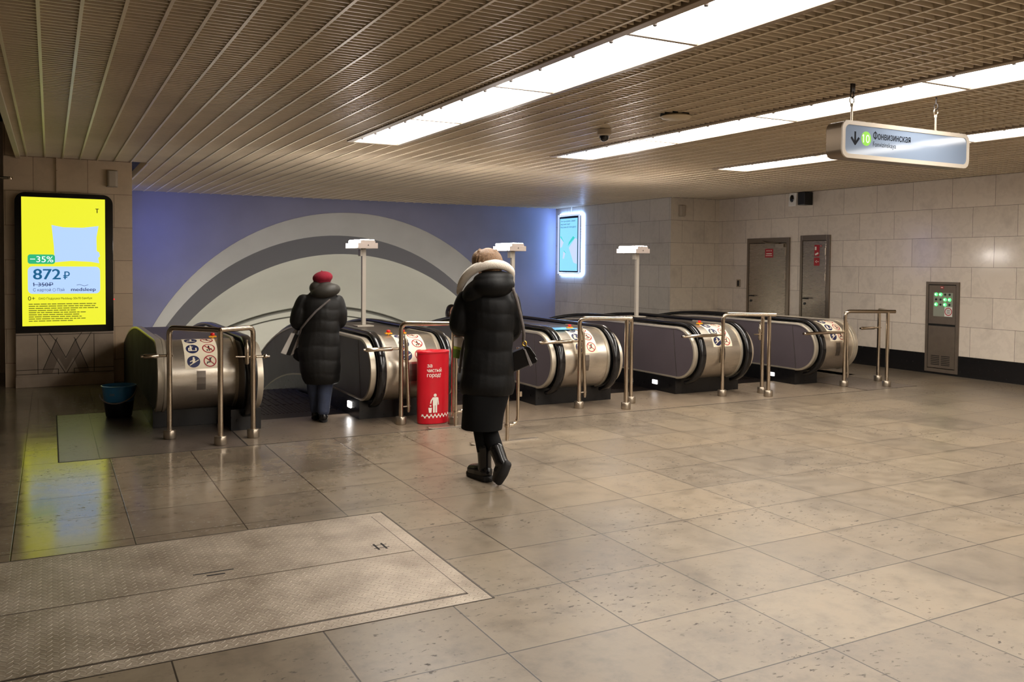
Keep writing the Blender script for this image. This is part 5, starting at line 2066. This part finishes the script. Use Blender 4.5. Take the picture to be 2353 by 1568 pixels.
# ---- dark-haired person coming up
Cx, Cy = 6.10, 13.62
CZ = -drop(Cy)
Cf = Fig(Cx, Cy, math.atan2(Cx, Cy), CZ)
TOP = 0.893 - CZ
hz = TOP - 0.125
b = MB()
GC = Cf.head(b, (0, 0, hz), math.pi - 0.35)
k = TOP / 1.66
Cf.rings(b, [(0, 0, 0.80 * k, 0.15, 0.11), (0, 0, 0.92 * k, 0.16, 0.12), (0, 0, 1.08 * k, 0.12, 0.09), (0, 0, 1.26 * k, 0.16, 0.10), (0, 0, 1.36 * k, 0.15, 0.08), (0, 0, 1.40 * k, 0.06, 0.06)])
for s in (-1, 1):
    Cf.limb(b, [(s * 0.09, 0, 0.85 * k), (s * 0.09, -0.01, 0.46 * k), (s * 0.09, 0.02, 0.08)], [0.085, 0.055, 0.036])
    Cf.limb(b, [(s * 0.09, 0.03, 0.04), (s * 0.095, -0.13, 0.035)], [0.035, 0.03])
    Cf.limb(b, [(s * 0.17, 0, 1.32 * k), (s * 0.21, 0.02, 1.05 * k), (s * 0.20, -0.08, 0.84 * k)], [0.05, 0.042, 0.03])
    Cf.hand(b, (s * 0.20, -0.085, 0.84 * k), (0, -0.25, -0.95), s, 0.5, palm=(-s, 0, 0))
pc = person_root(b, (Cx, Cy, CZ), 'dark-haired person riding up, only the head above black handrails')
Cf.face_details(GC, hz, pc)
m = MB()
GC.blob(m, (0, -0.025, hz + 0.045), (0.092, 0.10, 0.088), n=24)
GC.blob(m, (-0.075, -0.025, hz - 0.03), (0.032, 0.065, 0.10), n=16)
GC.blob(m, (0.075, -0.025, hz - 0.03), (0.032, 0.065, 0.10), n=16)
GC.blob(m, (0, -0.075, hz - 0.03), (0.085, 0.04, 0.10), n=16)
m.build('hair', 'brunette', pc, remesh=0.007, sm_iter=2)
m = MB()
Cf.rings(m, [(0, 0, 0.55 * k, 0.19, 0.15), (0, 0, 0.9 * k, 0.18, 0.145), (0, 0, 1.1 * k, 0.165, 0.13), (0, 0, 1.30 * k, 0.195, 0.13), (0, 0, 1.38 * k, 0.16, 0.11), (0, 0, 1.43 * k, 0.085, 0.085)])
for s in (-1, 1):
    Cf.limb(m, [(s * 0.165, 0, 1.33 * k), (s * 0.215, 0.02, 1.06 * k), (s * 0.205, -0.07, 0.87 * k)], [0.07, 0.064, 0.055])
m.build('coat', 'blackcoat_b', pc, remesh=0.012, sm_iter=3)
for s in (-1, 1):
    m = MB()
    Cf.limb(m, [(s * 0.09, 0, 0.80 * k), (s * 0.09, -0.01, 0.46 * k), (s * 0.09, 0.02, 0.09)], [0.095, 0.07, 0.055])
    m.build('trouser_leg', 'skirt', pc, smooth=80)
    m = MB()
    Cf.limb(m, [(s * 0.09, 0.03, 0.05), (s * 0.095, -0.06, 0.05), (s * 0.095, -0.14, 0.04)], [0.045, 0.045, 0.035])
    m.build('boot', 'boot', pc, smooth=80)
